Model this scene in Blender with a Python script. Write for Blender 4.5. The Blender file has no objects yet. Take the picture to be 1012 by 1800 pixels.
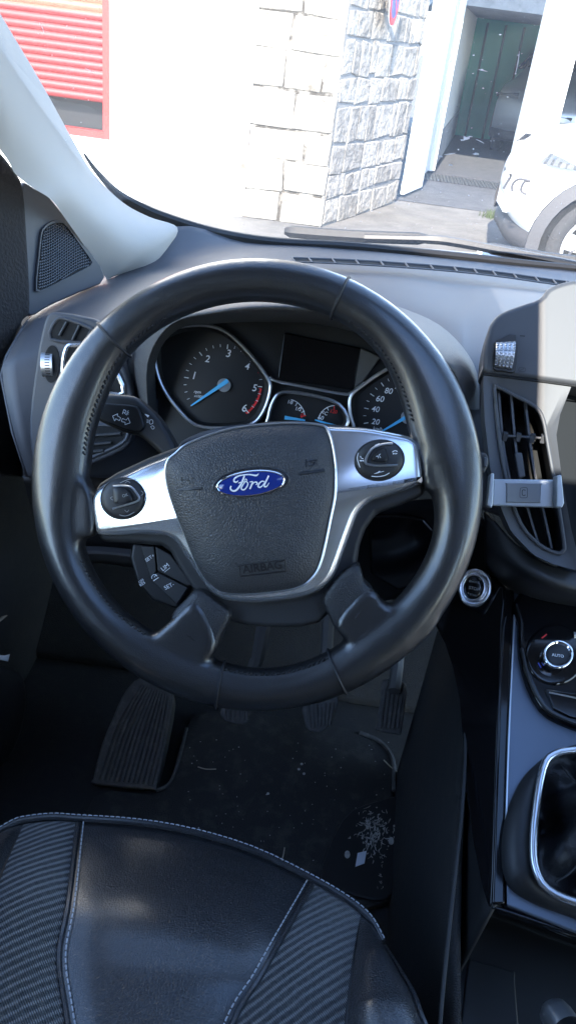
import bpy, bmesh, math, random
from mathutils import Vector as V, Matrix, noise
random.seed(7)
R = math.radians
sc = bpy.context.scene
COL = sc.collection

# ------------------------------------------------------------------ camera
F_PX, CX, CY = 1430.0, 506.0, 900.0
def _cam():
    p, yaw, a = R(31), R(-3), R(7.4)
    f = V((math.sin(yaw)*math.cos(p), math.cos(yaw)*math.cos(p), -math.sin(p)))
    r0 = V((math.cos(yaw), -math.sin(yaw), 0)); u0 = r0.cross(f)
    r = r0*math.cos(a)+u0*math.sin(a); u = u0*math.cos(a)-r0*math.sin(a)
    c = V((0, 0, 1))-0.68*(f+(447-CX)/F_PX*r+(CY-857)/F_PX*u)
    return c, r, u, f
CC, CR_, CU, CF = _cam()
cd = bpy.data.cameras.new('camera'); cam = bpy.data.objects.new('camera', cd); COL.objects.link(cam)
cam.matrix_world = Matrix(((CR_.x, CU.x, -CF.x, CC.x), (CR_.y, CU.y, -CF.y, CC.y), (CR_.z, CU.z, -CF.z, CC.z), (0, 0, 0, 1)))
cd.sensor_fit = 'VERTICAL'; cd.sensor_height = 36; cd.lens = 36*F_PX/1800
cd.clip_start = 0.02; cd.clip_end = 500
sc.camera = cam

def ray(x, y): return CF+(x-CX)/F_PX*CR_+(CY-y)/F_PX*CU
def at(x, y, axis, val):
    d = ray(x, y); i = 'xyz'.index(axis)
    return CC+d*((val-CC[i])/d[i])
def Y(x, y, v): return at(x, y, 'y', v)
def Z(x, y, v): return at(x, y, 'z', v)
class Pl:
    def __init__(s, o, n): s.o = V(o); s.n = V(n).normalized()
    def p(s, x, y, h=0.0):
        d = ray(x, y); o = s.o+s.n*h
        return CC+d*((o-CC).dot(s.n)/d.dot(s.n))
    def off(s, h): return Pl(s.o+s.n*h, s.n)

def spl(pts, n=6, closed=False):
    P = [V(p) if len(p) == 3 else V((p[0], p[1], 0)) for p in pts]; N = len(P); out = []
    segs = N if closed else N-1
    for i in range(segs):
        if closed: a, b, c, d = P[i-1], P[i], P[(i+1) % N], P[(i+2) % N]
        else: a, b, c, d = P[max(i-1, 0)], P[i], P[i+1], P[min(i+2, N-1)]
        for k in range(n):
            t = k/n
            out.append(0.5*((2*b)+(c-a)*t+(2*a-5*b+4*c-d)*t*t+(3*b-a-3*c+d)*t**3))
    if not closed: out.append(P[-1])
    if len(pts[0]) == 2: out = [(q.x, q.y) for q in out]
    return out
def lerp(a, b, t): return a+(b-a)*t

# ------------------------------------------------------------------ mesh builder
class MB:
    def __init__(s): s.v = []; s.f = []
    def add(s, v, f):
        n = len(s.v); s.v += [V(q) for q in v]; s.f += [tuple(i+n for i in q) for q in f]; return s
    def prism(s, pts, pl, h0, h1, flare=0.0):
        top = [pl.p(x, y, h1) for x, y in pts]; c = sum(top, V())/len(top)
        bot = [q-pl.n*(h1-h0)+(q-c).normalized()*flare for q in top]
        N = len(top)
        return s.add(top+bot, [tuple(range(N)), tuple(range(2*N-1, N-1, -1))]+[(i, i+N, (i+1) % N+N, (i+1) % N) for i in range(N)])
    def poly3(s, top, d):
        N = len(top); bot = [q+V(d) for q in top]
        return s.add(top+bot, [tuple(range(N)), tuple(range(2*N-1, N-1, -1))]+[(i, i+N, (i+1) % N+N, (i+1) % N) for i in range(N)])
    def dome(s, pts, pl, prof, h=0.0, centre=None, cap=False):
        base = [pl.p(x, y, h) for x, y in pts]; N = len(base)
        c = pl.p(centre[0], centre[1], h) if centre else sum(base, V())/N
        v = []; f = []
        for sc_, hh in prof: v += [c+(q-c)*sc_+pl.n*hh for q in base]
        for k in range(len(prof)-1):
            for i in range(N): f.append((k*N+i, k*N+(i+1) % N, (k+1)*N+(i+1) % N, (k+1)*N+i))
        f.append(tuple((len(prof)-1)*N+i for i in range(N)))
        if cap: f.append(tuple(range(N))[::-1])
        return s.add(v, f)
    def ring(s, outer, hole, pl, h1, h0, n=64, lip=0.0, c=None):
        O = resamp(outer, n, c or ctr(hole)); H = resamp(hole, n, c or ctr(hole))
        a = [pl.p(x, y, h1) for x, y in O]; b = [pl.p(x, y, h1-lip) for x, y in H]
        a0 = [q-pl.n*(h1-h0) for q in a]; b0 = [q-pl.n*(h1-lip-h0) for q in b]
        f = []
        for i in range(n):
            j = (i+1) % n
            f += [(i, j, n+j, n+i), (n+i, n+j, 3*n+j, 3*n+i), (3*n+i, 3*n+j, 2*n+j, 2*n+i), (2*n+i, 2*n+j, j, i)]
        return s.add(a+b+a0+b0, f)
    def tube(s, pts, r, closed=False, seg=8):
        P = [V(p) for p in pts]; N = len(P); rr = r if isinstance(r, (list, tuple)) else [r]*N
        v = []; f = []; prev = None
        for i in range(N):
            t = (P[(i+1) % N]-P[i-1]) if closed else (P[min(i+1, N-1)]-P[max(i-1, 0)])
            t.normalize()
            if prev is None:
                a = V((0, 0, 1)) if abs(t.z) < .9 else V((1, 0, 0)); u = t.cross(a).normalized()
            else:
                u = (prev-t*prev.dot(t)).normalized()
            prev = u; w = t.cross(u)
            for k in range(seg):
                an = 2*math.pi*k/seg; v.append(P[i]+(u*math.cos(an)+w*math.sin(an))*rr[i])
        for i in range(N if closed else N-1):
            j = (i+1) % N
            for k in range(seg):
                l = (k+1) % seg; f.append((i*seg+k, i*seg+l, j*seg+l, j*seg+k))
        if not closed: f += [tuple(range(seg))[::-1], tuple((N-1)*seg+k for k in range(seg))]
        return s.add(v, f)
    def loft(s, rows, nu=5, nv=5):
        rows = [spl(r, nu) for r in rows]; W = len(rows[0])
        cols = [spl([r[i] for r in rows], nv) for i in range(W)]; H = len(cols[0])
        v = [cols[i][j] for j in range(H) for i in range(W)]
        return s.add(v, [(j*W+i, j*W+i+1, (j+1)*W+i+1, (j+1)*W+i) for j in range(H-1) for i in range(W-1)])
    def grid(s, rows):
        H = len(rows); W = len(rows[0])
        return s.add([q for r in rows for q in r], [(j*W+i, j*W+i+1, (j+1)*W+i+1, (j+1)*W+i) for j in range(H-1) for i in range(W-1)])
    def box(s, c, d, rz=0.0):
        m = Matrix.Rotation(rz, 3, 'Z'); c = V(c)
        v = [c+m @ V((x*d[0]/2, y*d[1]/2, z*d[2]/2)) for x in (-1, 1) for y in (-1, 1) for z in (-1, 1)]
        return s.add(v, [(0, 1, 3, 2), (4, 6, 7, 5), (0, 4, 5, 1), (2, 3, 7, 6), (0, 2, 6, 4), (1, 5, 7, 3)])
    def disc(s, c, n, r, t, seg=32, r2=None):
        c = V(c); n = V(n).normalized(); a = n.orthogonal().normalized(); b = n.cross(a); r2 = r2 or r
        v = [c+(a*math.cos(k*2*math.pi/seg)+b*math.sin(k*2*math.pi/seg))*r for k in range(seg)]
        v += [c+n*t+(a*math.cos(k*2*math.pi/seg)+b*math.sin(k*2*math.pi/seg))*r2 for k in range(seg)]
        return s.add(v, [tuple(range(seg))[::-1], tuple(range(seg, 2*seg))]+[(i, (i+1) % seg, (i+1) % seg+seg, i+seg) for i in range(seg)])
    def ribbon(s, pts, w, pl, h, t=0.0003):
        pts = spl(pts, 5); N = len(pts); L = []; Rr = []
        ww = w if isinstance(w, (list, tuple)) else [w]*2
        for i in range(N):
            a = V((*pts[max(i-1, 0)], 0)); b = V((*pts[min(i+1, N-1)], 0)); d = (b-a).normalized()
            k = i/(N-1)*(len(ww)-1); q = int(min(k, len(ww)-2)); wi = lerp(ww[q], ww[q+1], k-q)/2
            L.append((pts[i][0]-d.y*wi, pts[i][1]+d.x*wi)); Rr.append((pts[i][0]+d.y*wi, pts[i][1]-d.x*wi))
        a = [pl.p(*q, h) for q in L]; b = [pl.p(*q, h) for q in Rr]
        f = [(i, i+1, N+i+1, N+i) for i in range(N-1)]
        return s.add(a+b, f)
    def text(s, body, pl, p0, p1, h=0.0005, shear=0.0, thick=0.0):
        cu = bpy.data.curves.new('t', 'FONT'); cu.body = body; cu.shear = shear; cu.offset = thick; cu.resolution_u = 3
        ob = bpy.data.objects.new('t', cu); me = bpy.data.meshes.new_from_object(ob)
        a = pl.p(*p0, h); b = pl.p(*p1, h); xs = [q.co.x for q in me.vertices]
        if xs:
            w = max(xs)-min(xs); k = (b-a).length/w; e = (b-a).normalized(); u = pl.n.cross(e)
            x0 = min(xs)
            s.add([a+e*(q.co.x-x0)*k+u*q.co.y*k for q in me.vertices], [tuple(p.vertices) for p in me.polygons])
        bpy.data.objects.remove(ob); bpy.data.curves.remove(cu); bpy.data.meshes.remove(me)
        return s
    def build(s, name, mat, parent=None, bev=0, seg=3, smooth=True, sub=0, solid=0, recalc=True):
        org = V()
        q = parent
        while q: org += q.location; q = q.parent
        if parent is None and s.v:
            xs = [q.x for q in s.v]; ys = [q.y for q in s.v]
            org = V(((min(xs)+max(xs))/2, (min(ys)+max(ys))/2, min(q.z for q in s.v)))
        me = bpy.data.meshes.new(name); me.from_pydata([q-org for q in s.v], [], s.f)
        if recalc:
            bm = bmesh.new(); bm.from_mesh(me); bmesh.ops.recalc_face_normals(bm, faces=bm.faces); bm.to_mesh(me); bm.free()
        o = bpy.data.objects.new(name, me); COL.objects.link(o)
        if parent: o.parent = parent
        else: o.location = org
        me.materials.append(mat)
        if smooth:
            for p in me.polygons: p.use_smooth = True
            if not bev and smooth != 'all': me.set_sharp_from_angle(angle=R(42))
        if solid:
            m = o.modifiers.new('s', 'SOLIDIFY'); m.thickness = abs(solid); m.offset = -1 if solid > 0 else 1
        if bev:
            m = o.modifiers.new('b', 'BEVEL'); m.width = bev; m.segments = seg; m.limit_method = 'ANGLE'; m.angle_limit = R(35); m.harden_normals = bool(smooth)
        if sub:
            m = o.modifiers.new('u', 'SUBSURF'); m.levels = sub; m.render_levels = sub
        return o
def ctr(p): return (sum(q[0] for q in p)/len(p), sum(q[1] for q in p)/len(p))
def resamp(pts, n, c):
    out = []; N = len(pts)
    for k in range(n):
        a = 2*math.pi*k/n; dx, dy = math.cos(a), math.sin(a); best = None
        for i in range(N):
            x1, y1 = pts[i][0]-c[0], pts[i][1]-c[1]; x2, y2 = pts[(i+1) % N][0]-c[0], pts[(i+1) % N][1]-c[1]
            ex, ey = x2-x1, y2-y1; den = dx*ey-dy*ex
            if abs(den) < 1e-9: continue
            t = (x1*ey-y1*ex)/den; u = (x1*dy-y1*dx)/den
            if t > 0 and -1e-6 <= u <= 1+1e-6 and (best is None or t > best): best = t
        out.append((c[0]+dx*(best or 1), c[1]+dy*(best or 1)))
    return out
def ell(c, rx, ry, rot=0, n=40, a0=0, a1=360):
    r = R(rot); out = []
    for k in range(n):
        a = R(a0+(a1-a0)*k/(n if a1-a0 == 360 else n-1)); x, y = rx*math.cos(a), ry*math.sin(a)
        out.append((c[0]+x*math.cos(r)-y*math.sin(r), c[1]+x*math.sin(r)+y*math.cos(r)))
    return out
def thing(name, label, cat, loc=(0, 0, 0), group=None):
    o = bpy.data.objects.new(name, None); COL.objects.link(o); o.location = loc; o.empty_display_size = .05
    o['label'] = label; o['category'] = cat
    if group: o['group'] = group
    return o
def tag(o, label, cat, group=None):
    o['label'] = label; o['category'] = cat
    if group: o['group'] = group
    return o
def struct(o, kind='structure'): o['kind'] = kind; return o

# ------------------------------------------------------------------ materials
def mat(name, col, rough=.5, metal=0.0, bump=None, spec=.5, coat=0.0, crough=.05, var=None, coords='Object', sheen=0):
    """bump: list of (type, scale, strength, distance[, rotation, stretch])  var: (scale, colour2, low, high)"""
    m = bpy.data.materials.new(name); m.use_nodes = True; nt = m.node_tree; b = nt.nodes['Principled BSDF']
    b.inputs['Base Color'].default_value = (*col, 1); b.inputs['Roughness'].default_value = rough
    b.inputs['Metallic'].default_value = metal; b.inputs['Specular IOR Level'].default_value = spec
    b.inputs['Coat Weight'].default_value = coat; b.inputs['Coat Roughness'].default_value = crough
    if sheen: b.inputs['Sheen Weight'].default_value = sheen
    tc = nt.nodes.new('ShaderNodeTexCoord')
    if var:
        n = nt.nodes.new('ShaderNodeTexNoise'); n.inputs['Scale'].default_value = var[0]; n.inputs['Detail'].default_value = 8; n.inputs['Roughness'].default_value = .65
        r = nt.nodes.new('ShaderNodeValToRGB'); r.color_ramp.elements[0].position = var[2]; r.color_ramp.elements[1].position = var[3]
        r.color_ramp.elements[0].color = (*col, 1); r.color_ramp.elements[1].color = (*var[1], 1)
        nt.links.new(tc.outputs[coords], n.inputs['Vector']); nt.links.new(n.outputs['Fac'], r.inputs['Fac']); nt.links.new(r.outputs['Color'], b.inputs['Base Color'])
    prev = None
    for bp in (bump or []):
        ty, s, st, di = bp[:4]; rot = bp[4] if len(bp) > 4 else 0
        mp = nt.nodes.new('ShaderNodeMapping'); mp.inputs['Rotation'].default_value = (0, 0, R(rot))
        nt.links.new(tc.outputs[coords], mp.inputs['Vector'])
        if ty == 'voronoi':
            t = nt.nodes.new('ShaderNodeTexVoronoi'); t.feature = 'DISTANCE_TO_EDGE'; out = t.outputs['Distance']
        elif ty == 'dots':
            t = nt.nodes.new('ShaderNodeTexVoronoi'); t.feature = 'F1'; t.inputs['Randomness'].default_value = 0; out = t.outputs['Distance']
        elif ty == 'wave':
            t = nt.nodes.new('ShaderNodeTexWave'); t.inputs['Distortion'].default_value = bp[5] if len(bp) > 5 else 0; out = t.outputs['Fac']
        else:
            t = nt.nodes.new('ShaderNodeTexNoise'); t.inputs['Detail'].default_value = 4; out = t.outputs['Fac']
        t.inputs['Scale'].default_value = s; nt.links.new(mp.outputs['Vector'], t.inputs['Vector'])
        if ty == 'voronoi':
            mr = nt.nodes.new('ShaderNodeMapRange'); mr.inputs['From Max'].default_value = .25; mr.interpolation_type = 'SMOOTHSTEP'
            nt.links.new(out, mr.inputs['Value']); out = mr.outputs['Result']
        bu = nt.nodes.new('ShaderNodeBump'); bu.inputs['Strength'].default_value = st; bu.inputs['Distance'].default_value = di
        nt.links.new(out, bu.inputs['Height'])
        if prev: nt.links.new(prev.outputs['Normal'], bu.inputs['Normal'])
        prev = bu
    if prev: nt.links.new(prev.outputs['Normal'], b.inputs['Normal'])
    return m
M = {}
M['leather'] = mat('black_leather', (.012, .012, .013), .34, bump=[('voronoi', 720, .2, .0005), ('noise', 38, .38, .003)], spec=.6, coat=.7, crough=.2)
M['spoke_leather'] = mat('grained_soft_plastic', (.02, .02, .022), .42, bump=[('voronoi', 520, .35, .0006)])
M['gaiter'] = mat('soft_gaiter_leather', (.014, .014, .016), .42, bump=[('voronoi', 500, .3, .0007), ('noise', 40, .5, .006)])
M['recess'] = mat('matt_dark_recess', (.016, .018, .02), .8, spec=.15)
M['carpet_edge'] = mat('grey_carpet_binding', (.035, .035, .036), .9)
M['airbag'] = mat('grained_airbag_plastic', (.036, .036, .038), .42, bump=[('voronoi', 430, .4, .0007), ('noise', 900, .2, .0003)])
M['dash'] = mat('dash_plastic', (.055, .057, .064), .5, bump=[('noise', 1400, .35, .0004)])
M['dash2'] = mat('satin_dash_panel', (.056, .058, .064), .5, bump=[('noise', 1800, .2, .0003)], spec=.42)
M['hood'] = mat('hood_plastic', (.06, .06, .062), .5, bump=[('voronoi', 600, .35, .0005)])
M['dark'] = mat('dark_plastic', (.020, .020, .021), .5, bump=[('noise', 900, .2, .0003)])
M['darker'] = mat('black_plastic', (.006, .006, .007), .45)
M['void'] = mat('black_recess', (.003, .003, .003), .8)
M['gloss'] = mat('gloss_black_trim', (.006, .006, .007), .09)
M['screen'] = mat('black_screen', (.004, .004, .005), .16)
M['silver'] = mat('satin_silver', (.66, .67, .70), .24, .9, bump=[('noise', 700, .05, .0002)])
M['chrome'] = mat('chrome', (.8, .8, .82), .08, 1.0)
M['chrome_dull'] = mat('dull_chrome', (.55, .56, .58), .3, .9)
M['blue_silver'] = mat('metallic_blue_grey_trim', (.13, .15, .185), .36, .6)
M['pillar'] = mat('pale_pillar_fabric', (.43, .39, .335), .75, bump=[('noise', 900, .3, .0006)])
M['seal'] = mat('rubber_seal', (.008, .008, .009), .6)
M['felt'] = mat('brown_black_felt', (.018, .015, .013), .9, bump=[('noise', 250, .7, .003)])
M['carpet'] = mat('black_carpet', (.030, .030, .031), .95, bump=[('noise', 700, .8, .003)], var=(60, (.045, .043, .039), .5, .8))
M['rubber'] = mat('worn_rubber', (.085, .084, .082), .7, bump=[('noise', 400, .5, .002)], var=(90, (.16, .155, .145), .5, .75))
M['mat'] = mat('dusty_floor_mat', (.032, .031, .030), .9, bump=[('noise', 600, .8, .003)], var=(35, (.085, .078, .068), .5, .8))
M['pedal_metal'] = mat('pedal_steel', (.14, .14, .14), .5, .3)
M['white_mark'] = mat('white_marking', (.75, .76, .78), .5)
M['dim_mark'] = mat('dim_grey_marking', (.26, .27, .28), .5)
M['moulded_mark'] = mat('moulded_dark_marking', (.008, .008, .009), .5)
M['red_mark'] = mat('red_marking', (.75, .03, .03), .5)
M['dial'] = mat('dial_face', (.012, .012, .013), .4)
M['needle'] = mat('blue_needle', (.10, .50, .85), .4)
M['emblem'] = mat('deep_blue_enamel', (.012, .03, .20), .15, coat=.5)
M['seat_leather'] = mat('seat_leather', (.017, .018, .021), .36, bump=[('voronoi', 420, .45, .0009), ('noise', 22, .4, .008)], coat=.9, crough=.22)
M['twill'] = mat('ribbed_grey_fabric', (.034, .035, .037), .85, bump=[('wave', 50, .9, .0032, 47, 1.0), ('wave', 190, .6, .0014, -43, .8)], var=(420, (.08, .083, .085), .40, .62), sheen=.3)
M['thread'] = mat('grey_thread', (.42, .44, .48), .7)
M['black_thread'] = mat('black_thread', (.010, .010, .012), .6)
M['holder'] = mat('grey_anodised_holder', (.34, .37, .40), .4, .5)
M['holder_pad'] = mat('grey_rubber_pad', (.19, .20, .21), .6)
M['paper'] = mat('white_paper', (.75, .78, .85), .7)
M['dust'] = mat('pale_dried_mud', (.50, .49, .46), .9, var=(120, (.22, .21, .19), .48, .68))
M['straw'] = mat('dry_straw', (.42, .37, .28), .8)
M['grille'] = mat('perforated_speaker_mesh', (.03, .031, .035), .5, bump=[('dots', 420, 1.0, .003)])
# outside
M['plaster'] = mat('white_plaster', (.80, .80, .78), .9, bump=[('noise', 40, .2, .01)])
M['stone'] = mat('pale_limestone', (.25, .237, .213), .9, bump=[('noise', 14, .8, .03), ('noise', 90, .5, .008)], var=(5, (.11, .097, .078), .5, .72))
M['side_mortar'] = mat('pale_mortar', (.20, .20, .195), .95, bump=[('noise', 60, .6, .01)])
M['stone_side'] = mat('mottled_limestone', (.32, .30, .27), .9, bump=[('noise', 14, .9, .04), ('noise', 80, .6, .01)], var=(7, (.15, .14, .125), .50, .72))
M['mortar'] = mat('mortar', (.05, .045, .038), .95, bump=[('noise', 60, .6, .01)], var=(4, (.34, .32, .29), .46, .62))
for k_ in ('stone', 'stone_side'):
    nt_ = M[k_].node_tree; b_ = nt_.nodes['Principled BSDF']; src = b_.inputs['Base Color'].links[0].from_socket
    ge = nt_.nodes.new('ShaderNodeNewGeometry'); mr_ = nt_.nodes.new('ShaderNodeMapRange'); mr_.inputs['To Min'].default_value = .62; mr_.inputs['To Max'].default_value = 1.12
    nt_.links.new(ge.outputs['Random Per Island'], mr_.inputs['Value']); mx_ = nt_.nodes.new('ShaderNodeVectorMath'); mx_.operation = 'SCALE'
    nt_.links.new(src, mx_.inputs[0]); nt_.links.new(mr_.outputs[0], mx_.inputs['Scale']); nt_.links.new(mx_.outputs[0], b_.inputs['Base Color'])
M['red_paint'] = mat('red_window_paint', (.30, .03, .025), .5)
M['blind'] = mat('red_blind_slats', (.20, .025, .025), .5)
M['white_paint'] = mat('white_painted_wood', (.78, .78, .77), .5, bump=[('noise', 30, .1, .005)])
M['green'] = mat('green_sheet_metal', (.025, .20, .155), .55, var=(3, (.035, .24, .19), .45, .7))
M['green_dark'] = mat('dark_green_seam', (.006, .035, .028), .7)
M['grey_wall'] = mat('grey_render', (.32, .32, .33), .9, var=(6, (.22, .22, .23), .45, .7))
M['concrete'] = mat('pale_concrete', (.135, .128, .118), .9, bump=[('noise', 30, .4, .01)], var=(4, (.085, .082, .078), .4, .7))
M['shade_asphalt'] = mat('grey_shade_asphalt', (.050, .053, .06), .9, bump=[('noise', 90, .6, .01)], var=(8, (.08, .083, .09), .4, .7))
M['grate'] = mat('steel_grating', (.07, .075, .08), .6, bump=[('wave', 8, 1, .02)])
M['car_white'] = mat('white_car_paint', (.80, .80, .80), .25, coat=.6)
M['car_silver'] = mat('silver_car_paint', (.34, .36, .38), .3, .6, coat=.5)
M['car_black'] = mat('black_car_plastic', (.045, .045, .05), .6)
M['tyre'] = mat('tyre_rubber', (.03, .03, .032), .8)
M['rim'] = mat('alloy_rim', (.6, .6, .62), .3, .8)
M['carglass'] = mat('dark_car_glass', (.02, .025, .03), .06)
M['lamp'] = mat('clear_headlamp', (.10, .105, .11), .12, 0, coat=.6, bump=[('wave', 6, .6, .02, 30, 3)])
M['sign_red'] = mat('sign_red', (.65, .03, .05), .4)
M['sign_blue'] = mat('sign_blue', (.05, .08, .45), .4)
M['grass'] = mat('grass_blades', (.05, .07, .025), .8)
M['headliner'] = mat('grey_headliner', (.22, .22, .22), .9)

def glass(name, dirt, tint=(1, 1, 1)):
    m = bpy.data.materials.new(name); m.use_nodes = True; nt = m.node_tree; nt.nodes.clear(); N = nt.nodes.new; L = nt.links.new
    out = N('ShaderNodeOutputMaterial'); tr = N('ShaderNodeBsdfTransparent'); tr.inputs['Color'].default_value = (*tint, 1)
    gl = N('ShaderNodeBsdfGlossy'); gl.inputs['Roughness'].default_value = .02
    lw = N('ShaderNodeLayerWeight'); lw.inputs['Blend'].default_value = .5
    pw = N('ShaderNodeMath'); pw.operation = 'POWER'; pw.inputs[1].default_value = 5; L(lw.outputs['Facing'], pw.inputs[0])
    fr = N('ShaderNodeMath'); fr.operation = 'MULTIPLY_ADD'; fr.inputs[1].default_value = .9; fr.inputs[2].default_value = .06; L(pw.outputs[0], fr.inputs[0])
    mx = N('ShaderNodeMixShader'); L(fr.outputs[0], mx.inputs[0]); L(tr.outputs[0], mx.inputs[1]); L(gl.outputs[0], mx.inputs[2])
    last = mx
    if dirt:
        tc = N('ShaderNodeTexCoord')
        df = N('ShaderNodeBsdfTranslucent'); df.inputs['Color'].default_value = (.85, .87, .9, 1)
        d2 = N('ShaderNodeBsdfDiffuse'); d2.inputs['Color'].default_value = (.85, .87, .9, 1)
        ad = N('ShaderNodeMixShader'); ad.inputs[0].default_value = .5; L(df.outputs[0], ad.inputs[1]); L(d2.outputs[0], ad.inputs[2])
        vo = N('ShaderNodeTexVoronoi'); vo.inputs['Scale'].default_value = 60; L(tc.outputs['Object'], vo.inputs['Vector'])
        mr = N('ShaderNodeMapRange'); mr.inputs['From Min'].default_value = .09; mr.inputs['From Max'].default_value = .04; mr.inputs['To Max'].default_value = .75
        L(vo.outputs['Distance'], mr.inputs['Value'])
        no = N('ShaderNodeTexNoise'); no.inputs['Scale'].default_value = 9; no.inputs['Detail'].default_value = 5; L(tc.outputs['Object'], no.inputs['Vector'])
        m2 = N('ShaderNodeMapRange'); m2.inputs['From Min'].default_value = .45; m2.inputs['From Max'].default_value = .65; L(no.outputs['Fac'], m2.inputs['Value'])
        mu = N('ShaderNodeMath'); mu.operation = 'MULTIPLY'; L(mr.outputs[0], mu.inputs[0]); L(m2.outputs[0], mu.inputs[1])
        a2 = N('ShaderNodeMath'); a2.operation = 'ADD'; a2.inputs[1].default_value = dirt; L(mu.outputs[0], a2.inputs[0])
        m3 = N('ShaderNodeMixShader'); L(a2.outputs[0], m3.inputs[0]); L(mx.outputs[0], m3.inputs[1]); L(ad.outputs[0], m3.inputs[2]); last = m3
    L(last.outputs[0], out.inputs['Surface'])
    return m
M['windscreen'] = glass('dusty_windscreen_glass', .055)
M['roofglass'] = glass('roof_glass', 0, (.85, .9, .95))
M['pane'] = glass('window_pane', 0)

# ------------------------------------------------------------------ planes
T28 = R(28)
WP = Pl((0, 0, 1), (0, -math.cos(T28), math.sin(T28)))          # steering wheel plane
CP = Pl((-.065, .21, 1.0), (0, -math.cos(R(20)), math.sin(R(20))))  # cluster
ST = Pl((.243, .1, .981), (-.12, -.85, .5))                    # centre stack
CT = Pl((.25, -.15, .723), (0, -.444, .896))                   # console top
n0 = CT.n
SP = Pl((.25, -.15, .723), V((-.78, 0, 0))+n0*.62)             # start button / console flank
DP = Pl((-.29, .45, 1.03), (.93, -.3, .2))                     # door corner

# ================================================================== STEERING WHEEL
sw = thing('steering_wheel', 'black leather steering wheel with silver spokes and blue oval badge', 'steering wheel', (0, 0, 1))
e1 = V((1, 0, 0)); e2 = WP.n.cross(e1)*1.0
e2 = V((0, math.sin(T28), math.cos(T28)))
Rm = .1712
def wheel_pt(a, rad, h): return V((0, 0, 1))+(e1*math.cos(a)+e2*math.sin(a))*rad+WP.n*h
def wang(x, y):
    q = WP.p(x, y)-V((0, 0, 1)); return math.atan2(q.dot(e2), q.dot(e1))
rim = MB(); NA, NB = 160, 24
v = []; f = []
bulges = [(wang(130, 830), .0065, .26), (wang(792, 800), .0055, .26), (wang(140, 700), .0045, .28), (wang(785, 690), .0065, .34), (wang(300, 1190), .003, .35), (wang(680, 1150), .003, .35)]
for i in range(NA):
    a = 2*math.pi*i/NA; ra, rb, sh = .0176, .0176, 0
    for c, s_, w in bulges:
        d = (a-c+math.pi) % (2*math.pi)-math.pi; g = math.exp(-(d/w)**2); ra += s_*g; sh -= s_*g
    for k in range(NB):
        b = 2*math.pi*k/NB; v.append(wheel_pt(a, Rm+sh+ra*math.cos(b), rb*math.sin(b)))
for i in range(NA):
    for k in range(NB):
        j, l = (i+1) % NA, (k+1) % NB; f.append((i*NB+k, j*NB+k, j*NB+l, i*NB+l))
rim.add(v, f)
pads = [
 [(310, 1082), (352, 1052), (386, 1126), (361, 1172), (376, 1190), (388, 1222), (330, 1222), (250, 1175), (190, 1122), (176, 1085), (205, 1115), (235, 1124), (272, 1114)],
 [(588, 1090), (645, 1030), (680, 1062), (715, 1055), (752, 1022), (785, 990), (770, 1090), (700, 1160), (620, 1205), (588, 1208), (585, 1182), (606, 1150), (610, 1128)],
 [(168, 868), (172, 938), (150, 946), (140, 980), (110, 1000), (88, 880), (112, 790), (136, 800), (150, 835)],
 [(738, 778), (745, 858), (770, 868), (786, 884), (800, 920), (815, 800), (795, 720), (765, 700), (762, 750)],
]
for p in pads: rim.dome(spl(p, 3, True), WP, [(.98, -.010), (1, -.004), (1, .006), (.97, .0105), (.88, .0122)], cap=True)
ro = rim.build('rim', M['leather'], sw)
m = ro.modifiers.new('r', 'REMESH'); m.mode = 'VOXEL'; m.voxel_size = .0024; m.use_smooth_shade = True
m = ro.modifiers.new('s', 'SMOOTH'); m.factor = .5; m.iterations = 9
def seam_ring(x, y, mat_, r=.0012, rr=.0182):
    a = wang(x, y); sh = 0; ra = rr
    for c, s_, w in bulges:
        d = (a-c+math.pi) % (2*math.pi)-math.pi; g = math.exp(-(d/w)**2); ra += s_*g; sh -= s_*g
    MB().tube([wheel_pt(a, Rm+sh+ra*math.cos(k*math.pi/14), rr*math.sin(k*math.pi/14)) for k in range(28)], r, True, 6).build('leather_seam', mat_, sw)
for x, y in ((608, 500), (196, 592), (386, 1215), (597, 1190)): seam_ring(x, y, M['black_thread'])
for a, b in (((300, 1093), (372, 1148)), ((601, 1111), (656, 1048))):
    pts = [lerp(V(a), V(b), t/6) for t in range(7)]
    MB().tube([WP.p(q.x, q.y, .0112-.006*abs(i-3)**2/9) for i, q in enumerate(pts)], .0016, seg=6).build('leather_seam', M['darker'], sw)
# stitching along the inner circumference
for lo, hi in ((wang(205, 620), wang(148, 800)+0), (wang(150, 980), wang(262, 1110)), (wang(392, 1190), wang(590, 1170)), (wang(300, 560), wang(195, 612)), (wang(780, 720), wang(625, 545))):
    if hi < lo: hi += 2*math.pi
    n = int((hi-lo)*.155/.0042); st = MB()
    for k in range(n):
        a = lo+(hi-lo)*(k+.5)/n; sh = 0; ra = .0176
        for c, s_, w in bulges:
            d = (a-c+math.pi) % (2*math.pi)-math.pi; g = math.exp(-(d/w)**2); ra += s_*g; sh -= s_*g
        b = R(143); da = .0014/.155
        st.tube([wheel_pt(a-da*.9, Rm+sh+(ra+.0002)*math.cos(b), .0172*math.sin(b)), wheel_pt(a, Rm+sh+(ra+.0009)*math.cos(b), .0182*math.sin(b)), wheel_pt(a+da*.9, Rm+sh+(ra+.0002)*math.cos(b+.1), .0172*math.sin(b+.1))], .0007, seg=5)
    st.build('stitching', M['black_thread'], sw)
# housing behind the hub
housing = [(172, 944), (192, 954), (282, 960), (306, 985), (330, 1025), (372, 1078), (430, 1100), (500, 1104), (560, 1096), (600, 1050), (626, 1000), (632, 960), (662, 903), (744, 872), (750, 800), (705, 764), (580, 745), (470, 740), (330, 778), (205, 830), (160, 872)]
MB().prism(spl(housing, 2, True), WP, -.055, -.004).build('hub_housing', M['dark'], sw, bev=.006)
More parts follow.
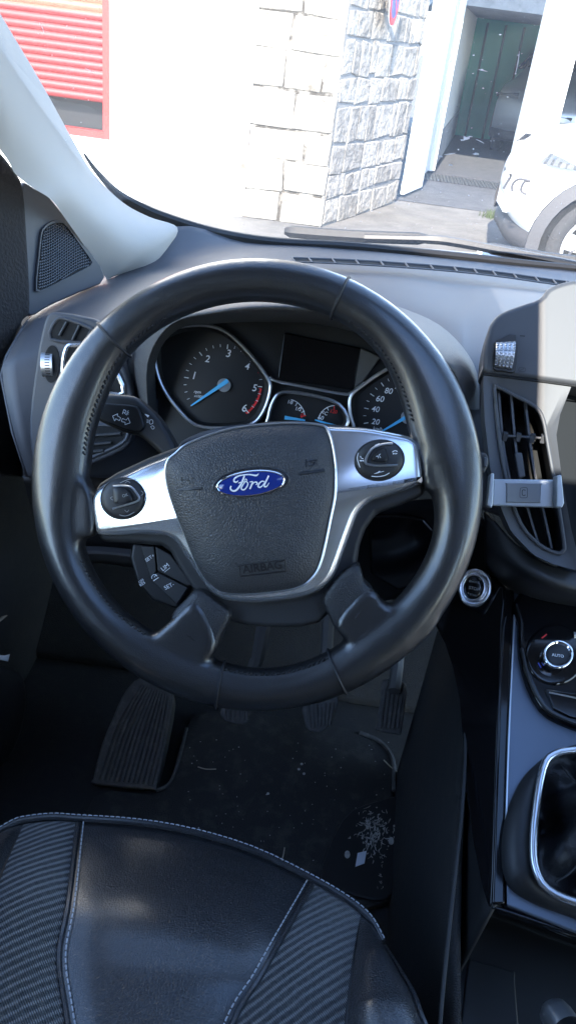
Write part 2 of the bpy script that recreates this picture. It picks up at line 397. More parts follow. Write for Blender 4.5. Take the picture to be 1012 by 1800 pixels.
# lower spoke covers
for p in ([(303, 1092), (330, 1050), (352, 1035), (390, 1060), (408, 1078), (392, 1112), (371, 1146)], [(600, 1108), (576, 1078), (568, 1048), (596, 1010), (628, 990), (640, 1020), (655, 1046)]):
    MB().dome(spl(p, 4, True), WP, [(1.0, -.02), (1.0, .002), (.97, .0066), (.92, .0086), (.75, .0098), (.4, .0102)]).build('spoke_cover', M['spoke_leather'], sw, smooth='all')
# silver bezel: wings and U
bez = [(163, 884), (168, 866), (182, 853), (222, 834), (262, 815), (300, 800), (345, 772), (430, 752), (530, 744), (582, 749), (640, 752), (695, 762), (724, 770), (737, 790), (743, 845), (736, 851), (700, 866), (655, 880), (632, 899), (618, 930), (602, 975), (588, 1010), (565, 1035), (530, 1050), (480, 1058), (430, 1060), (390, 1052), (362, 1030), (335, 990), (312, 957), (296, 944), (262, 940), (200, 943), (176, 940), (168, 928)]
bz = MB()
top = [WP.p(x, y, .006) for x, y in spl(bez, 3, True)]
N = len(top)
def inset(P, d, h):
    out = []
    for i in range(N):
        t = (P[(i+1) % N]-P[i-1]).normalized(); nrm = t.cross(WP.n); out.append(P[i]+nrm*d+WP.n*h)
    return out
sg = 1 if (inset(top, .001, 0)[0]-WP.p(450, 900, .006)).length < (top[0]-WP.p(450, 900, .006)).length else -1
rings = [inset(top, -.001*sg, -.016), top, inset(top, .0022*sg, .0045), inset(top, .006*sg, .0065)]
v = sum(rings, []); f = [(k*N+i, k*N+(i+1) % N, (k+1)*N+(i+1) % N, (k+1)*N+i) for k in range(3) for i in range(N)]+[tuple(3*N+i for i in range(N))]
bz.add(v, f).build('spoke_trim', M['silver'], sw)
# airbag cover
ab = [(295, 812), (310, 797), (334, 779), (403, 755), (492, 745), (557, 747), (577, 760), (588, 809), (589, 863), (581, 908), (564, 985), (546, 1017), (516, 1034), (443, 1043), (402, 1042), (380, 1034), (354, 1005), (329, 947), (305, 885), (293, 840)]
abd = MB().dome(spl(ab, 5, True), WP, [(1.0, .002), (1.0, .0085), (.985, .0125), (.95, .0155), (.85, .0195), (.65, .024), (.4, .0265), (.15, .0275)], centre=(448, 900))
abo = abd.build('airbag_cover', M['airbag'], sw, smooth='all')
MB().tube([WP.p(x, y, .0128) for x, y in [(448+(x-448)*1.006, 900+(y-900)*1.006) for x, y in spl(ab, 5, True)]], .0011, True, 6).build('trim_edge', M['chrome_dull'], sw)
# emblem
E0 = Pl(WP.o+WP.n*.0262, WP.n)
def ez(x, y): return (360+x/6.325, 800+y/6.325)
ec = (441, 850)
MB().dome(ell(ec, 72, 29, -7.5, 48), E0, [(1, -.010), (1, -.0012), (.93, .0006), (.87, -.0008), (.8, -.001)]).build('emblem_surround', M['airbag'], abo)
em = MB().dome(ell((441, 850), 61, 22.5, -7.0, 48), E0, [(1, -.004), (1, .0012), (.97, .0021), (.7, .0029), (.3, .0033)]).build('emblem', M['emblem'], abo)
MB().tube([E0.p(x, y, .0022) for x, y in ell((441, 850), 59.5, 21.3, -7.0, 60)], .00075, True, 6).build('emblem_border', M['chrome'], em)
lt = MB(); hE = .0036
for pts, w in (
    ([(598, 205), (570, 226), (500, 216), (430, 220), (370, 234), (330, 262), (326, 292), (350, 300), (372, 284)], [6, 20, 14, 14, 16, 18, 20, 16, 8]),
    ([(440, 226), (418, 290), (385, 350), (345, 392), (308, 396), (284, 372), (292, 342)], [16, 22, 22, 20, 18, 16, 16]),
    ([(372, 312), (410, 300), (455, 296)], [8, 14, 10]),
    ([(455, 262), (468, 280), (455, 292), (445, 280), (455, 262)], [8, 8, 8, 8, 8]),
    ([(452, 292), (420, 335), (405, 370), (425, 386), (455, 370), (478, 325), (468, 298), (448, 296), (425, 330)], [12, 14, 16, 16, 14, 14, 12, 12, 8]),
    ([(496, 300), (530, 296), (520, 330), (500, 378)], [8, 14, 18, 16]),
    ([(516, 345), (545, 306), (572, 300), (582, 318), (566, 330)], [6, 12, 16, 14, 8]),
    ([(664, 296), (636, 290), (604, 315), (592, 345), (610, 358), (640, 340), (668, 300)], [10, 14, 16, 18, 16, 12, 10]),
    ([(710, 228), (690, 270), (664, 325), (664, 350), (690, 345), (714, 306)], [18, 18, 18, 16, 12, 6])):
    lt.ribbon([ez(*q) for q in pts], [q/6.325 for q in w], E0, hE)
lt.build('emblem_lettering', M['white_mark'], em)
# moulded marks on the airbag cover
def surf_h(x, y):
    # height of the dome at a pixel, from its scale profile
    c = (448, 900); best = 0
    pr = [(1.0, .0085), (.985, .0125), (.95, .0155), (.85, .0195), (.65, .024), (.4, .0265), (.15, .0275), (0, .0275)]
    q = resamp(ab, 72, c); a = math.atan2(y-c[1], x-c[0]) % (2*math.pi); r = math.hypot(x-c[0], y-c[1]); e = q[int(a/(2*math.pi)*72) % 72]
    s_ = r/math.hypot(e[0]-c[0], e[1]-c[1])
    for (s1, h1), (s2, h2) in zip(pr, pr[1:]):
        if s2 <= s_ <= s1: return lerp(h2, h1, (s_-s2)/(s1-s2))
    return .0085
def proj(p):
    q = p-CC; z = q.dot(CF); return (CX+F_PX*q.dot(CR_)/z, CY-F_PX*q.dot(CU)/z)
def on_bag(x, y, up=0.0):
    h = .015
    for _ in range(4):
        p = WP.p(x, y, h); b = proj(p-WP.n*h); h = surf_h(*b)
    return WP.p(x, y, h+up)
mk = MB()
def mark(pts, w):
    q = [on_bag(x, y, .0002) for x, y in spl(pts, 4)]; mk.tube(q, w, seg=5)
for bar, (ox, oy) in (([(314, 862), (334, 860), (355, 858)], (330, 846)), ([(525, 833), (547, 830), (570, 827)], (548, 814))):
    mk = MB(); mark(bar, .0012); mk.build('horn_bar', M['moulded_mark'], abo)
    mk = MB()
    mark([(ox-9, oy+7), (ox-10, oy), (ox-10, oy-7)], .0005); mark([(ox-9, oy-2), (ox+1, oy-5), (ox+9, oy-6)], .0005)
    mark([(ox+8, oy-6), (ox+9, oy+3)], .0005); mark([(ox-4, oy+4), (ox+3, oy+4), (ox+4, oy-1), (ox-1, oy-2)], .0005)
    mk.build('horn_symbol', M['moulded_mark'], abo)
mk = MB(); AT = Pl(on_bag(462, 1000), WP.n)
mk.text('AIRBAG', AT, (427, 1008), (496, 999), .0, thick=.018)
mk.v = [on_bag(*proj(p), .0005) for p in mk.v]
mk.build('moulded_lettering', M['moulded_mark'], abo)
mk = MB()
for p_, q_ in (((421, 994), (501, 984)), ((501, 984), (503, 1004)), ((503, 1004), (423, 1013)), ((423, 1013), (421, 994))): mark([p_, ((p_[0]+q_[0])/2, (p_[1]+q_[1])/2), q_], .0006)
mk.build('lettering_frame', M['moulded_mark'], abo)
# button pods
def pod(c, rx, ry, rot):
    o = MB().dome(ell(c, rx, ry, rot, 40), WP, [(1.04, .010), (1.03, .0132), (1.0, .0138), (.97, .0130), (.93, .0148), (.7, .0158), (.3, .016)]).build('button_pod', M['dark'], sw, smooth='all')
    return o
pl_, pr_ = pod((223, 875.5), 38, 35.5, -15), pod((665, 809.5), 42.5, 35, -8)
def zl(x, y): return (150+x/3.748, 820+y/3.748)
def zr(x, y): return (610+x/7.785, 760+y/7.785)
mm = MB()
MB().dome(spl([zl(*q) for q in ((228, 145), (280, 135), (318, 160), (340, 205), (325, 228), (245, 242), (228, 215))], 4, True), WP, [(1.08, .0145), (1.05, .0180), (.9, .0190), (.4, .0192)]).build('centre_button', M['darker'], pl_)
MB().tube([WP.p(*zl(x, y), .0172) for x, y in spl([(185, 130), (250, 128), (305, 138), (345, 185), (355, 215), (330, 235), (250, 258), (180, 280)], 4)], .0009, seg=6).build('button_ridge', M['chrome_dull'], pl_)
for pts in ([(262, 110), (280, 98), (297, 108)], [(368, 160), (383, 176), (368, 192)], [(182, 198), (166, 208), (184, 222)], [(260, 286), (276, 300), (288, 286)]):
    mm.ribbon([zl(*q) for q in pts], .8, WP, .0172)
for pts in ([(230, 108), (290, 84), (335, 88)], [(385, 125), (403, 170), (388, 225)], [(225, 318), (270, 326), (325, 300)]):
    mm.ribbon([zl(*q) for q in pts], 1.1, WP, .0165)
mm.text('OK', WP, zl(248, 205), zl(285, 192), .0198)
mm.build('button_symbols', M['dim_mark'], pl_)
MB().dome(spl([zr(*q) for q in ((325, 385), (375, 270), (440, 228), (505, 245), (520, 400), (430, 405))], 4, True), WP, [(1.06, .0145), (1.03, .0182), (.88, .0192), (.4, .0194)]).build('centre_button', M['darker'], pr_)
MB().tube([WP.p(*zr(x, y), .0172) for x, y in spl([(620, 150), (480, 165), (350, 220), (275, 320), (250, 410), (290, 440), (450, 455), (690, 450)], 5)], .0010, seg=6).build('button_ridge', M['chrome_dull'], pr_)
mm = MB()
mm.ribbon([zr(*q) for q in ((370, 180), (410, 165), (440, 155))], [.3, 2.2], WP, .0172); mm.ribbon([zr(*q) for q in ((365, 566), (410, 555), (448, 535))], [.3, 3.0], WP, .0172)
mm.ribbon([zr(*q) for q in ((450, 545), (500, 532))], .9, WP, .0172)
for x in (165, 195, 622, 655): mm.ribbon([zr(x, 388 if x < 300 else 292), zr(x+30, 388 if x < 300 else 290)], [.3, 3] if x < 300 else [3, .3], WP, .0170)
mm.ribbon([zr(*q) for q in ((180, 325), (190, 350), (218, 362))], [1.6, 1.0, 1.6], WP, .0170); mm.ribbon([zr(*q) for q in ((615, 270), (650, 250), (685, 262))], [1.6, 1.0, 1.6], WP, .0170)
mm.ribbon([zr(*q) for q in ((395, 330), (420, 325), (425, 355))], 1.0, WP, .0198); mm.ribbon([zr(*q) for q in ((455, 295), (432, 310), (445, 330), (455, 350))], .9, WP, .0198)
mm.ribbon([zr(*q) for q in ((330, 600), (420, 605), (510, 590), (575, 555))], 1.2, WP, .0160); mm.ribbon([zr(*q) for q in ((150, 280), (135, 350), (155, 430), (175, 480))], 1.2, WP, .0160)
mm.build('button_symbols', M['white_mark'], pr_)
# cruise switch under the left spoke
CS = WP.off(-.012)
cs = MB().prism(spl([(231, 952), (270, 955), (310, 985), (342, 1025), (312, 1073), (266, 1056), (238, 1020), (227, 980)], 1, True), CS, -.03, -.004).build('cruise_switch', M['darker'], sw, bev=.004)
MB().prism([(247, 959), (271, 960), (275, 1003), (266, 1019)], CS, -.006, .0005).prism([(273, 960), (300, 975), (338, 1026), (331, 1031), (277, 1003)], CS, -.006, .0015).prism([(277, 1006), (331, 1033), (311, 1064), (267, 1021)], CS, -.006, .0005).build('rocker_key', M['dark'], cs, bev=.0012)
mm = MB()
mm.text('SET+', CS, (258, 988), (272.5, 978), .0018); mm.text('SET-', CS, (291, 1037), (307, 1029), .0010); mm.text('LIM', CS, (287, 1004), (298, 995), .0024)
mm.ribbon([(289, 1006), (299, 998)], .8, CS, .0024)
mm.ribbon(ell((272, 1015), 5, 5, -25, 10, 180, 360), 1.0, CS, .0022); mm.ribbon([(271, 1015), (274, 1011)], .8, CS, .0022); mm.ribbon([(270, 1021), (279, 1015)], 1.2, CS, .0022)
mm.text('ON', CS, (246, 1026), (253, 1020), -.002); mm.text('RES', CS, (248, 1031), (256, 1025), -.002)
mm.build('switch_lettering', M['white_mark'], cs)

# ================================================================== DASHBOARD
db = thing('dashboard', 'dark blue grey dashboard with hooded dials and air vents behind the wheel', 'dashboard', (.2, .4, .85))
rows = [
 [(60, 552, .36), (185, 484, .55), (310, 398, .64), (430, 426, .72), (560, 434, .77), (700, 446, .80), (800, 456, .82), (900, 466, .84), (1060, 482, .86)],
 [(55, 558, .34), (188, 492, .50), (280, 464, .57), (425, 452, .62), (550, 464, .65), (700, 472, .68), (800, 480, .70), (900, 492, .72), (1060, 512, .74)],
 [(50, 565, .31), (188, 505, .44), (280, 485, .48), (425, 490, .48), (550, 500, .50), (700, 510, .52), (800, 520, .54), (880, 520, .56), (1060, 540, .55)],
 [(40, 580, .27), (185, 525, .36), (280, 520, .38), (425, 530, .38), (550, 545, .40), (700, 560, .40), (800, 570, .385), (850, 570, .40), (1060, 600, .36)],
 [(15, 625, .22), (180, 570, .27), (280, 600, .30), (425, 600, .33), (550, 610, .33), (700, 630, .32), (800, 640, .27), (848, 640, .275), (1060, 680, .25)],
 [(5, 660, .20), (180, 640, .235), (280, 700, .27), (425, 700, .31), (550, 700, .31), (700, 720, .29), (800, 720, .22), (850, 720, .215), (1060, 760, .22)],
 [(25, 760, .17), (180, 760, .21), (280, 790, .25), (425, 800, .29), (550, 800, .29), (700, 800, .26), (800, 800, .20), (852, 820, .15), (1060, 860, .2)],
 [(50, 838, .16), (180, 840, .2), (280, 850, .24), (425, 860, .27), (550, 860, .27), (700, 860, .25), (790, 870, .19), (860, 900, .12), (1060, 950, .17)],
]
R3 = []
for r in rows:
    q = [Y(*t) for t in r]; l = q[-1]
    R3.append(q+[l+V((.28, -.01, 0)), l+V((.6, -.05, 0))])
MB().loft(R3, 5, 5).build('top_panel', M['dash'], db, smooth='all', solid=.004)
# left end cap of the dash
lend = [R3[i][0] for i in range(8)]
MB().add(lend+[Y(40, 838, .4), Y(60, 600, .42)], [tuple(range(10))]).build('end_panel', M['dash'], db, solid=.003)
# hood over the instruments
rear = [(240, 745, .23), (225, 640, .25), (262, 548, .34), (370, 510, .40), (470, 500, .44), (570, 510, .44), (670, 530, .42), (770, 570, .38), (832, 640, .265), (842, 720, .21)]
crest = [(252, 742, .2), (240, 636, .2), (282, 556, .2), (372, 525, .2), (470, 514, .2), (565, 521, .2), (660, 547, .2), (757, 588, .2), (815, 645, .2), (828, 720, .2)]
lip = [(262, 745, .18), (257, 640, .17), (298, 568, .15), (380, 543, .13), (470, 534, .12), (560, 540, .12), (650, 565, .125), (740, 606, .14), (800, 652, .16), (818, 720, .18)]
lip2 = [(266, 745, .182), (262, 642, .175), (302, 574, .158), (383, 556, .136), (472, 552, .127), (560, 556, .127), (646, 578, .132), (734, 615, .147), (794, 658, .165), (812, 722, .183)]
inner = [(285, 745, .215), (274, 640, .21), (312, 580, .205), (390, 568, .2), (480, 566, .2), (560, 570, .2), (640, 590, .2), (720, 625, .2), (785, 668, .205), (800, 725, .215)]
MB().loft([[Y(*t) for t in r] for r in (rear, crest, lip, lip2, inner)], 5, 5).build('instrument_hood', M['hood'], db, smooth='all')
# cluster
cl = MB().prism([(284, 790), (266, 690), (264, 640), (300, 572), (390, 552), (480, 548), (560, 552), (650, 572), (735, 612), (806, 662), (820, 730), (805, 810), (320, 810)], CP, -.08, -.012).build('instrument_cluster', M['darker'], db, bev=.004)
gL = [(272, 609), (280, 591), (315, 575), (363, 572), (400, 585), (437, 620), (469, 663), (475, 684), (464, 721), (443, 745), (400, 752), (347, 748), (315, 721), (288, 684), (275, 647)]
gR = [(614, 716), (617, 695), (635, 679), (678, 650), (725, 636), (775, 652), (808, 690), (812, 750), (780, 795), (700, 795), (635, 770), (620, 745)]
gC = [(472, 732), (480, 705), (496, 690), (539, 693), (596, 711), (608, 750), (540, 760), (475, 748)]
def gauge(o, c, n=64):
    o = spl(o, 4, True)
    MB().tube([CP.p(x, y, 0) for x, y in o], .0019, True, 8).build('gauge_bezel', M['chrome_dull'], cl)
    MB().ring([(c[0]+(x-c[0])*1.03, c[1]+(y-c[1])*1.03) for x, y in o], [(c[0]+(x-c[0])*.9, c[1]+(y-c[1])*.9) for x, y in o], CP, -.001, -.012, n, .008, c).build('gauge_shroud', M['dark'], cl)
    MB().prism(resamp([(c[0]+(x-c[0])*.97, c[1]+(y-c[1])*.97) for x, y in o], n, c), CP, -.011, -.0095).build('dial_face', M['dial'], cl)
gauge(gL, (375, 668)); gauge(gR, (712, 725)); gauge(gC, (540, 725))
D = CP.off(-.009)
WM = [MB() for k in range(3)]; RM = [MB() for k in range(3)]; wm, rm = WM[0], RM[0]
def tick(mb, c, a, r0, r1, w):
    a = R(a); mb.ribbon([(c[0]+r0*math.cos(a), c[1]+r0*math.sin(a)), (c[0]+r1*math.cos(a), c[1]+r1*math.sin(a))], w, D, .0004)
def num(mb, s, c, w, tilt=6, h=.0004, sh=.15):
    t = R(tilt); dx, dy = w/2*math.cos(t), w/2*math.sin(t); hh = w*.62/max(1, len(s))*.9
    mb.text(s, D, (c[0]-dx, c[1]-dy+hh), (c[0]+dx, c[1]+dy+hh), h, sh, .008)
c1 = (392, 674)
for k in range(0, 25):
    a = 145+11*k; big = k % 4 == 0
    tick(rm if k in (18,) else wm, c1, a, 61 if big else 64, 69, 1.6 if big else 1.0)
for s, p in (('1', (341, 664)), ('2', (364, 632)), ('3', (401, 623)), ('4', (434, 645)), ('5', (447, 683)), ('6', (429, 719))): num(wm, s, p, 8 if s != '1' else 4, 8)
num(wm, 'rpm', (347, 689), 12, 8); num(wm, 'x1000', (349, 697), 16, 8)
rm.ribbon(ell(c1, 67, 67, 0, 14, 368, 412), 3.5, D, .0003)
for k in range(9): tick(rm, c1, 368+5.5*k, 63.5, 68, 1.0)
c2 = (712, 733); wm, rm = WM[1], RM[1]
for k in range(0, 27):
    a = 150+10.6*k; tick(wm, c2, a, 66 if k % 2 == 0 else 69, 74, 1.4 if k % 2 == 0 else .9)
for s, p, w in (('20', (659, 742), 14), ('40', (659, 720), 14), ('60', (667, 702), 14), ('80', (682, 688), 14), ('100', (703, 681), 19), ('km/h', (663, 754), 16), ('220', (765, 757), 18)): num(wm, s, p, w, 8)
# fuel and temperature
wm, rm = WM[2], RM[2]
for s, p, w in (('1/1', (510, 708), 9), ('1/2', (524, 720), 10), ('60', (563, 735), 10), ('\u00b0C', (571, 727), 9)): num(wm, s, p, w, 10)
num(rm, '0', (530, 731), 5, 10); rm2 = MB(); num(rm2, '120', (586, 724), 12, 10)
wm.ribbon(ell((506, 736), 30, 34, 0, 14, 280, 350), 1.2, D, .0003); wm.ribbon(ell((588, 745), 30, 32, 0, 14, 195, 270), 1.2, D, .0003)
for a in (282, 300, 318, 335): tick(wm, (506, 736), a, 26, 32, 1.2)
tick(rm, (506, 736), 350, 24, 32, 1.6)
for a in (200, 222, 245): tick(wm, (588, 745), a, 26, 32, 1.2)
tick(rm2, (588, 745), 268, 24, 32, 1.6); RM.append(rm2)
for q_ in WM: q_.build('dial_markings', M['white_mark'], cl)
for q_ in (RM[0], RM[2], RM[3]): q_.build('red_dial_markings', M['red_mark'], cl)
def needle(p0, p1, w0, w1):
    a, b = V(p0), V(p1); d = (b-a).normalized(); nn = V((-d.y, d.x))
    MB().prism([tuple(a+nn*w0), tuple(b+nn*w1), tuple(b-nn*w1), tuple(a-nn*w0)], D, .002, .0042).build('needle', M['needle'], cl)
needle((400, 669), (336, 713), 4.0, 1.0); needle((724, 727), (668, 760), 3.5, 1.0); needle((500, 734), (536, 739), 3.2, 1.2); needle((590, 750), (553, 738), 3, 1.0)
for c in ((394, 677), (716, 733)): MB().disc(D.p(*c, .0015), CP.n, .0072, .0018).build('needle_hub', M['chrome_dull'], cl)
# trip screen
MB().prism([(499, 585), (633, 612), (621, 686), (488, 666)], CP, -.012, -.006).build('trip_screen', M['screen'], cl, bev=.001)
MB().tube([CP.p(x, y, .0) for x, y in spl([(474, 662), (486, 670), (540, 681), (600, 692), (617, 690), (640, 672)], 5)], .0016).build('trim_strip', M['chrome_dull'], cl)
MB().prism([(634, 612), (668, 628), (640, 668), (622, 686)], CP, -.012, -.005).build('trim_wedge', M['hood'], cl, bev=.001)
# steering column shroud
MB().prism(spl([(308, 806), (330, 768), (400, 748), (470, 743), (560, 742), (604, 762), (622, 850), (570, 960), (340, 960)], 3, True), WP, -.26, -.065).build('column_shroud', M['dash'], db, bev=.01)
# defroster slot along the windscreen
df = MB(); dr = MB()
TP = Pl(Y(700, 466, .66), (0, -.1, 1))
edge = [(515, 453), (600, 456), (700, 462), (800, 470), (880, 479), (965, 491), (1012, 497)]
a = spl(edge, 6); b = [(x, y+7) for x, y in a]
df.add([TP.p(x, y, .006) for x, y in a]+[TP.p(x, y, .006) for x, y in b], [(i, i+1, len(a)+i+1, len(a)+i) for i in range(len(a)-1)])
dvo = df.build('defroster_slot', M['void'], db)
for k in range(15):
    t = k/14*(len(a)-1); i = int(min(t, len(a)-2)); q = lerp(V(a[i]), V(a[i+1]), t-i)
    dr.tube([TP.p(q.x-3, q.y-.5, .0068), TP.p(q.x+3.5, q.y+7.5, .0068)], .0013, seg=5)
dr.tube([TP.p(x, y, .0062) for x, y in a], .0016, seg=6).tube([TP.p(x, y+7.5, .0062) for x, y in a], .0012, seg=6)
dr.build('defroster_rib', M['dash'], dvo)
# left vent panel
VPp = Pl(Y(140, 700, .185), (.05, -.93, .33))
vout = spl([(84, 553), (104, 549), (140, 555), (176, 567), (206, 612), (226, 668), (236, 712), (234, 760), (216, 792), (134, 826), (70, 834), (56, 800), (52, 735), (62, 650), (72, 590)], 3, True)
vp = MB().prism(vout, VPp, -.02, .002).build('vent_panel', M['dash2'], db, bev=.004)
hA = [(90, 596), (100, 562), (124, 563), (168, 582), (186, 606), (150, 603)]
hB = [(112, 648), (118, 612), (132, 607), (165, 610), (197, 640), (218, 690), (176, 689), (120, 684)]
hC = [(100, 812), (108, 756), (214, 748), (224, 766), (206, 784), (137, 812)]
for h, mname in ((hA, 'dash2'), (hB, 'silver'), (hC, 'dash2')):
    MB().prism(spl(h, 2, True), VPp, -.001, .0032).build('vent_opening', M['void'], vp)
    MB().tube([VPp.p(x, y, .003) for x, y in spl(h, 3, True)], .0028 if mname == 'silver' else .002, True).build('vent_frame', M[mname], vp)
lv = MB()
for a, b in (((105, 590), (118, 566)), ((128, 598), (140, 572)), ((150, 600), (160, 582)), ((180, 640), (192, 688)), ((160, 614), (168, 688)), ((140, 610), (142, 686))):
    MB().tube([VPp.p(*a, .005), VPp.p(*b, .005)], .0016).build('louvre', M['dark'], vp)
for y in (768, 784, 798): MB().tube([VPp.p(112, y+2, .005), VPp.p(212-(y-768), y-6, .005)], .0018).build('louvre', M['dark'], vp)
wh = MB(); wc = VPp.p(91, 641, -.0115); ax = (VPp.p(100, 641)-VPp.p(80, 641)).normalized()
wh.disc(wc-ax*.006, ax, .0185, .012, 40)
MB().prism(ell((91, 640), 14, 33, 2, 24), VPp, -.001, .003).build('wheel_recess', M['void'], vp)
wo = wh.build('thumb_wheel', M['chrome_dull'], vp)
kn = MB()
for k in range(40):
    a = 2*math.pi*k/40; u = ax.orthogonal().normalized(); w = ax.cross(u); c = wc+(u*math.cos(a)+w*math.sin(a))*.0185
    kn.tube([c-ax*.0015, c+ax*.0035], .0006, seg=4)
kn.build('knurling', M['darker'], wo)
# right of the wheel: centre stack
up = [(848, 655), (850, 617), (856, 585), (863, 566), (880, 549), (915, 535), (947, 524), (962, 507), (982, 497), (1005, 491), (1080, 490), (1120, 560), (1115, 700), (1012, 677), (930, 666)]
upv = [ST.p(x, y, 0) for x, y in up]
MB().prism(spl(up[:10], 3)+up[10:], ST, -.08, .0).build('stack_top', M['dash2'], db, bev=.01, seg=4)
lo = [(848, 660), (930, 670), (1009, 681), (984, 727), (977, 765), (988, 850), (1003, 930), (1022, 1003), (1012, 1003), (972, 992), (937, 976), (898, 935), (881, 897), (861, 823), (851, 735)]
hole = spl([(869, 684), (876, 681), (900, 693), (940, 715), (954, 738), (962, 780), (976, 860), (990, 950), (989, 968), (976, 972), (945, 956), (915, 922), (893, 860), (878, 780)], 3, True)
so = MB().ring(lo, hole, ST, 0, -.05, 90, .004, (925, 815)).build('stack_vent', M['dash2'], db)
MB().prism(hole, ST, -.055, -.048).build('vent_recess', M['void'], so)
MB().tube([ST.p(x, y, -.002) for x, y in hole], .0019, True).build('vent_frame', M['dash2'], so)
sl = MB()
for pts in ([(876, 688), (880, 740), (886, 795), (896, 845)], [(898, 695), (902, 745), (907, 794), (916, 850), (930, 905), (945, 953)], [(923, 705), (928, 750), (935, 805), (943, 850), (955, 900), (969, 964)]):
    q = [ST.p(x, y, -.010) for x, y in spl(pts, 4)]; sl = MB()
    for i in range(len(q)-1): sl.poly3([q[i]+V((-.0011, 0, 0)), q[i]+V((.0011, 0, 0)), q[i+1]+V((.0011, 0, 0)), q[i+1]+V((-.0011, 0, 0))], ST.n*-.016)
    sl.build('louvre', M['dash'], so)
sl = MB()
sl.tube([ST.p(886, 766, -.008), ST.p(955, 770, -.008)], .0013)
for x in (887, 910, 935, 953): sl.box(ST.p(x, 767+(x-887)*.06, -.008), (.004, .004, .008))
sl.build('louvre_link', M['dash'], so)
MB().prism([(904, 796), (917, 795), (923, 838), (911, 841)], ST, -.012, -.002).build('vent_tab', M['dash'], so, bev=.0015)
MB().prism([(940, 690), (1150, 690), (1150, 1010), (985, 1010)], ST, -.07, -.055).build('screen_recess', M['recess'], db)
MB().prism([(1022, 760), (1150, 770), (1150, 960), (1030, 930)], ST, -.055, -.047).build('display_screen', M['recess'], db, bev=.002)
MB().tube([ST.p(x, y, .001) for x, y in [(848, 657.5), (930, 668), (1012, 679), (1060, 686)]], .0009, seg=5).build('panel_gap', M['void'], db)
# ribbed roller
rr = MB().prism(spl([(867, 604), (880, 594), (906, 588), (908, 640), (902, 655), (880, 652), (866, 648)], 2, True), ST, -.01, .0022).build('roller_recess', M['darker'], db, bev=.001)
g = MB(); A, B, C_, D_ = (870, 603), (905, 601), (898, 652), (867, 646)
W_, H_ = 25, 45; rowsg = []
for j in range(H_):
    t = j/(H_-1); rw = []
    for i in range(W_):
        u = i/(W_-1); x = lerp(lerp(A[0], B[0], u), lerp(D_[0], C_[0], u), t); y = lerp(lerp(A[1], B[1], u), lerp(D_[1], C_[1], u), t)
        hh = .003+.009*math.sin(math.pi*t)**.6+(.0011 if (i % 5 not in (0, 4) and j % 5 not in (0, 4)) else 0)+(.0008 if (i % 5 == 2 and j % 5 == 2) else 0)
        rw.append(ST.p(x, y, 0)+ST.n*hh)
    rowsg.append(rw)
g.grid(rowsg).build('ribbed_roller', M['chrome_dull'], db, smooth=False)
MB().ribbon([(913, 590), (922, 591)], 2.5, ST, .0012).build('roller_symbol', M['moulded_mark'], db); mm = MB()
for q in ([(912, 646), (922, 647), (921, 653), (911, 652), (912, 646)], [(912, 652), (921, 647)]): mm.ribbon(q, .8, ST, .0012)
mm.build('roller_symbol', M['moulded_mark'], db)
# knee panel under the dash, right and left
MB().loft([[Y(40, 836, .17), Y(180, 836, .22), Y(320, 860, .26), Y(550, 880, .27), Y(700, 880, .24), Y(800, 880, .19), Y(880, 940, .13)],
           [Y(60, 900, .2), Y(180, 930, .22), Y(320, 960, .25), Y(550, 980, .26), Y(700, 985, .22), Y(800, 970, .19), Y(870, 1000, .14)],
           [Y(90, 985, .25), Y(180, 985, .26), Y(320, 1010, .28), Y(550, 1060, .3), Y(690, 1050, .24), Y(780, 1040, .2), Y(850, 1040, .16)]], 4, 4).build('knee_panel', M['dark'], db, smooth='all', solid=.004)
MB().prism([(645, 905), (690, 903), (745, 911), (790, 960), (775, 1010), (700, 1040), (650, 1010)], Pl(Y(720, 950, .2), (-.2, -.9, .35)), -.02, 0).build('glossy_lower_panel', M['gloss'], db, bev=.004)
MB().loft([[Y(150, 960, .215), Y(200, 962, .215), Y(300, 975, .22)], [Y(150, 973, .205), Y(200, 975, .205), Y(300, 988, .21)], [Y(150, 985, .225), Y(200, 987, .225), Y(300, 1000, .23)]], 4, 4).build('lower_trim_strip', M['dash'], db)
# start button panel and console flank
flank = [(776, 965), (812, 978), (850, 1000), (884, 1035), (881, 1100), (876, 1250), (869, 1440), (864, 1590), (846, 1560), (818, 1400), (806, 1230), (780, 1130), (752, 1080), (745, 1030)]
SBp = Pl(SP.o, SP.n)
fp = MB().prism(spl(flank, 2, True), SBp, -.02, 0).build('start_button_panel', M['gloss'], db, bev=.002)
SBn = SBp.off(.0)
SB2 = Pl(SBp.p(834, 1033)+V((-.012, -.012, .010)), (-.28, -.72, .63))
sb = MB().dome(ell((834, 1033), 30, 35, 12, 40), SB2, [(1, -.03), (1, .0), (.98, .002), (.9, .0035), (.74, .0025), (.68, -.002)]).build('start_button', M['silver'], fp, smooth='all')
MB().dome(ell((832, 1033), 20, 23.5, 12, 36), SB2, [(1.02, -.004), (1, .0025), (.95, .0035), (.88, .0025), (.86, 0)]).build('button_ring', M['chrome'], sb, smooth='all')
MB().dome(ell((832, 1033), 16.5, 20, 12, 36), SB2, [(1, -.002), (1, .0022), (.6, .0028)]).build('button_cap', M['screen'], sb, smooth='all')
mm = MB()
mm.text('ENGINE', SB2, (824, 1023), (842, 1026), .0031); mm.text('START', SB2, (825, 1046), (838, 1049), .0031); mm.text('STOP', SB2, (823, 1035), (841, 1039), .0031)
mm.build('button_lettering', M['dim_mark'], sb)

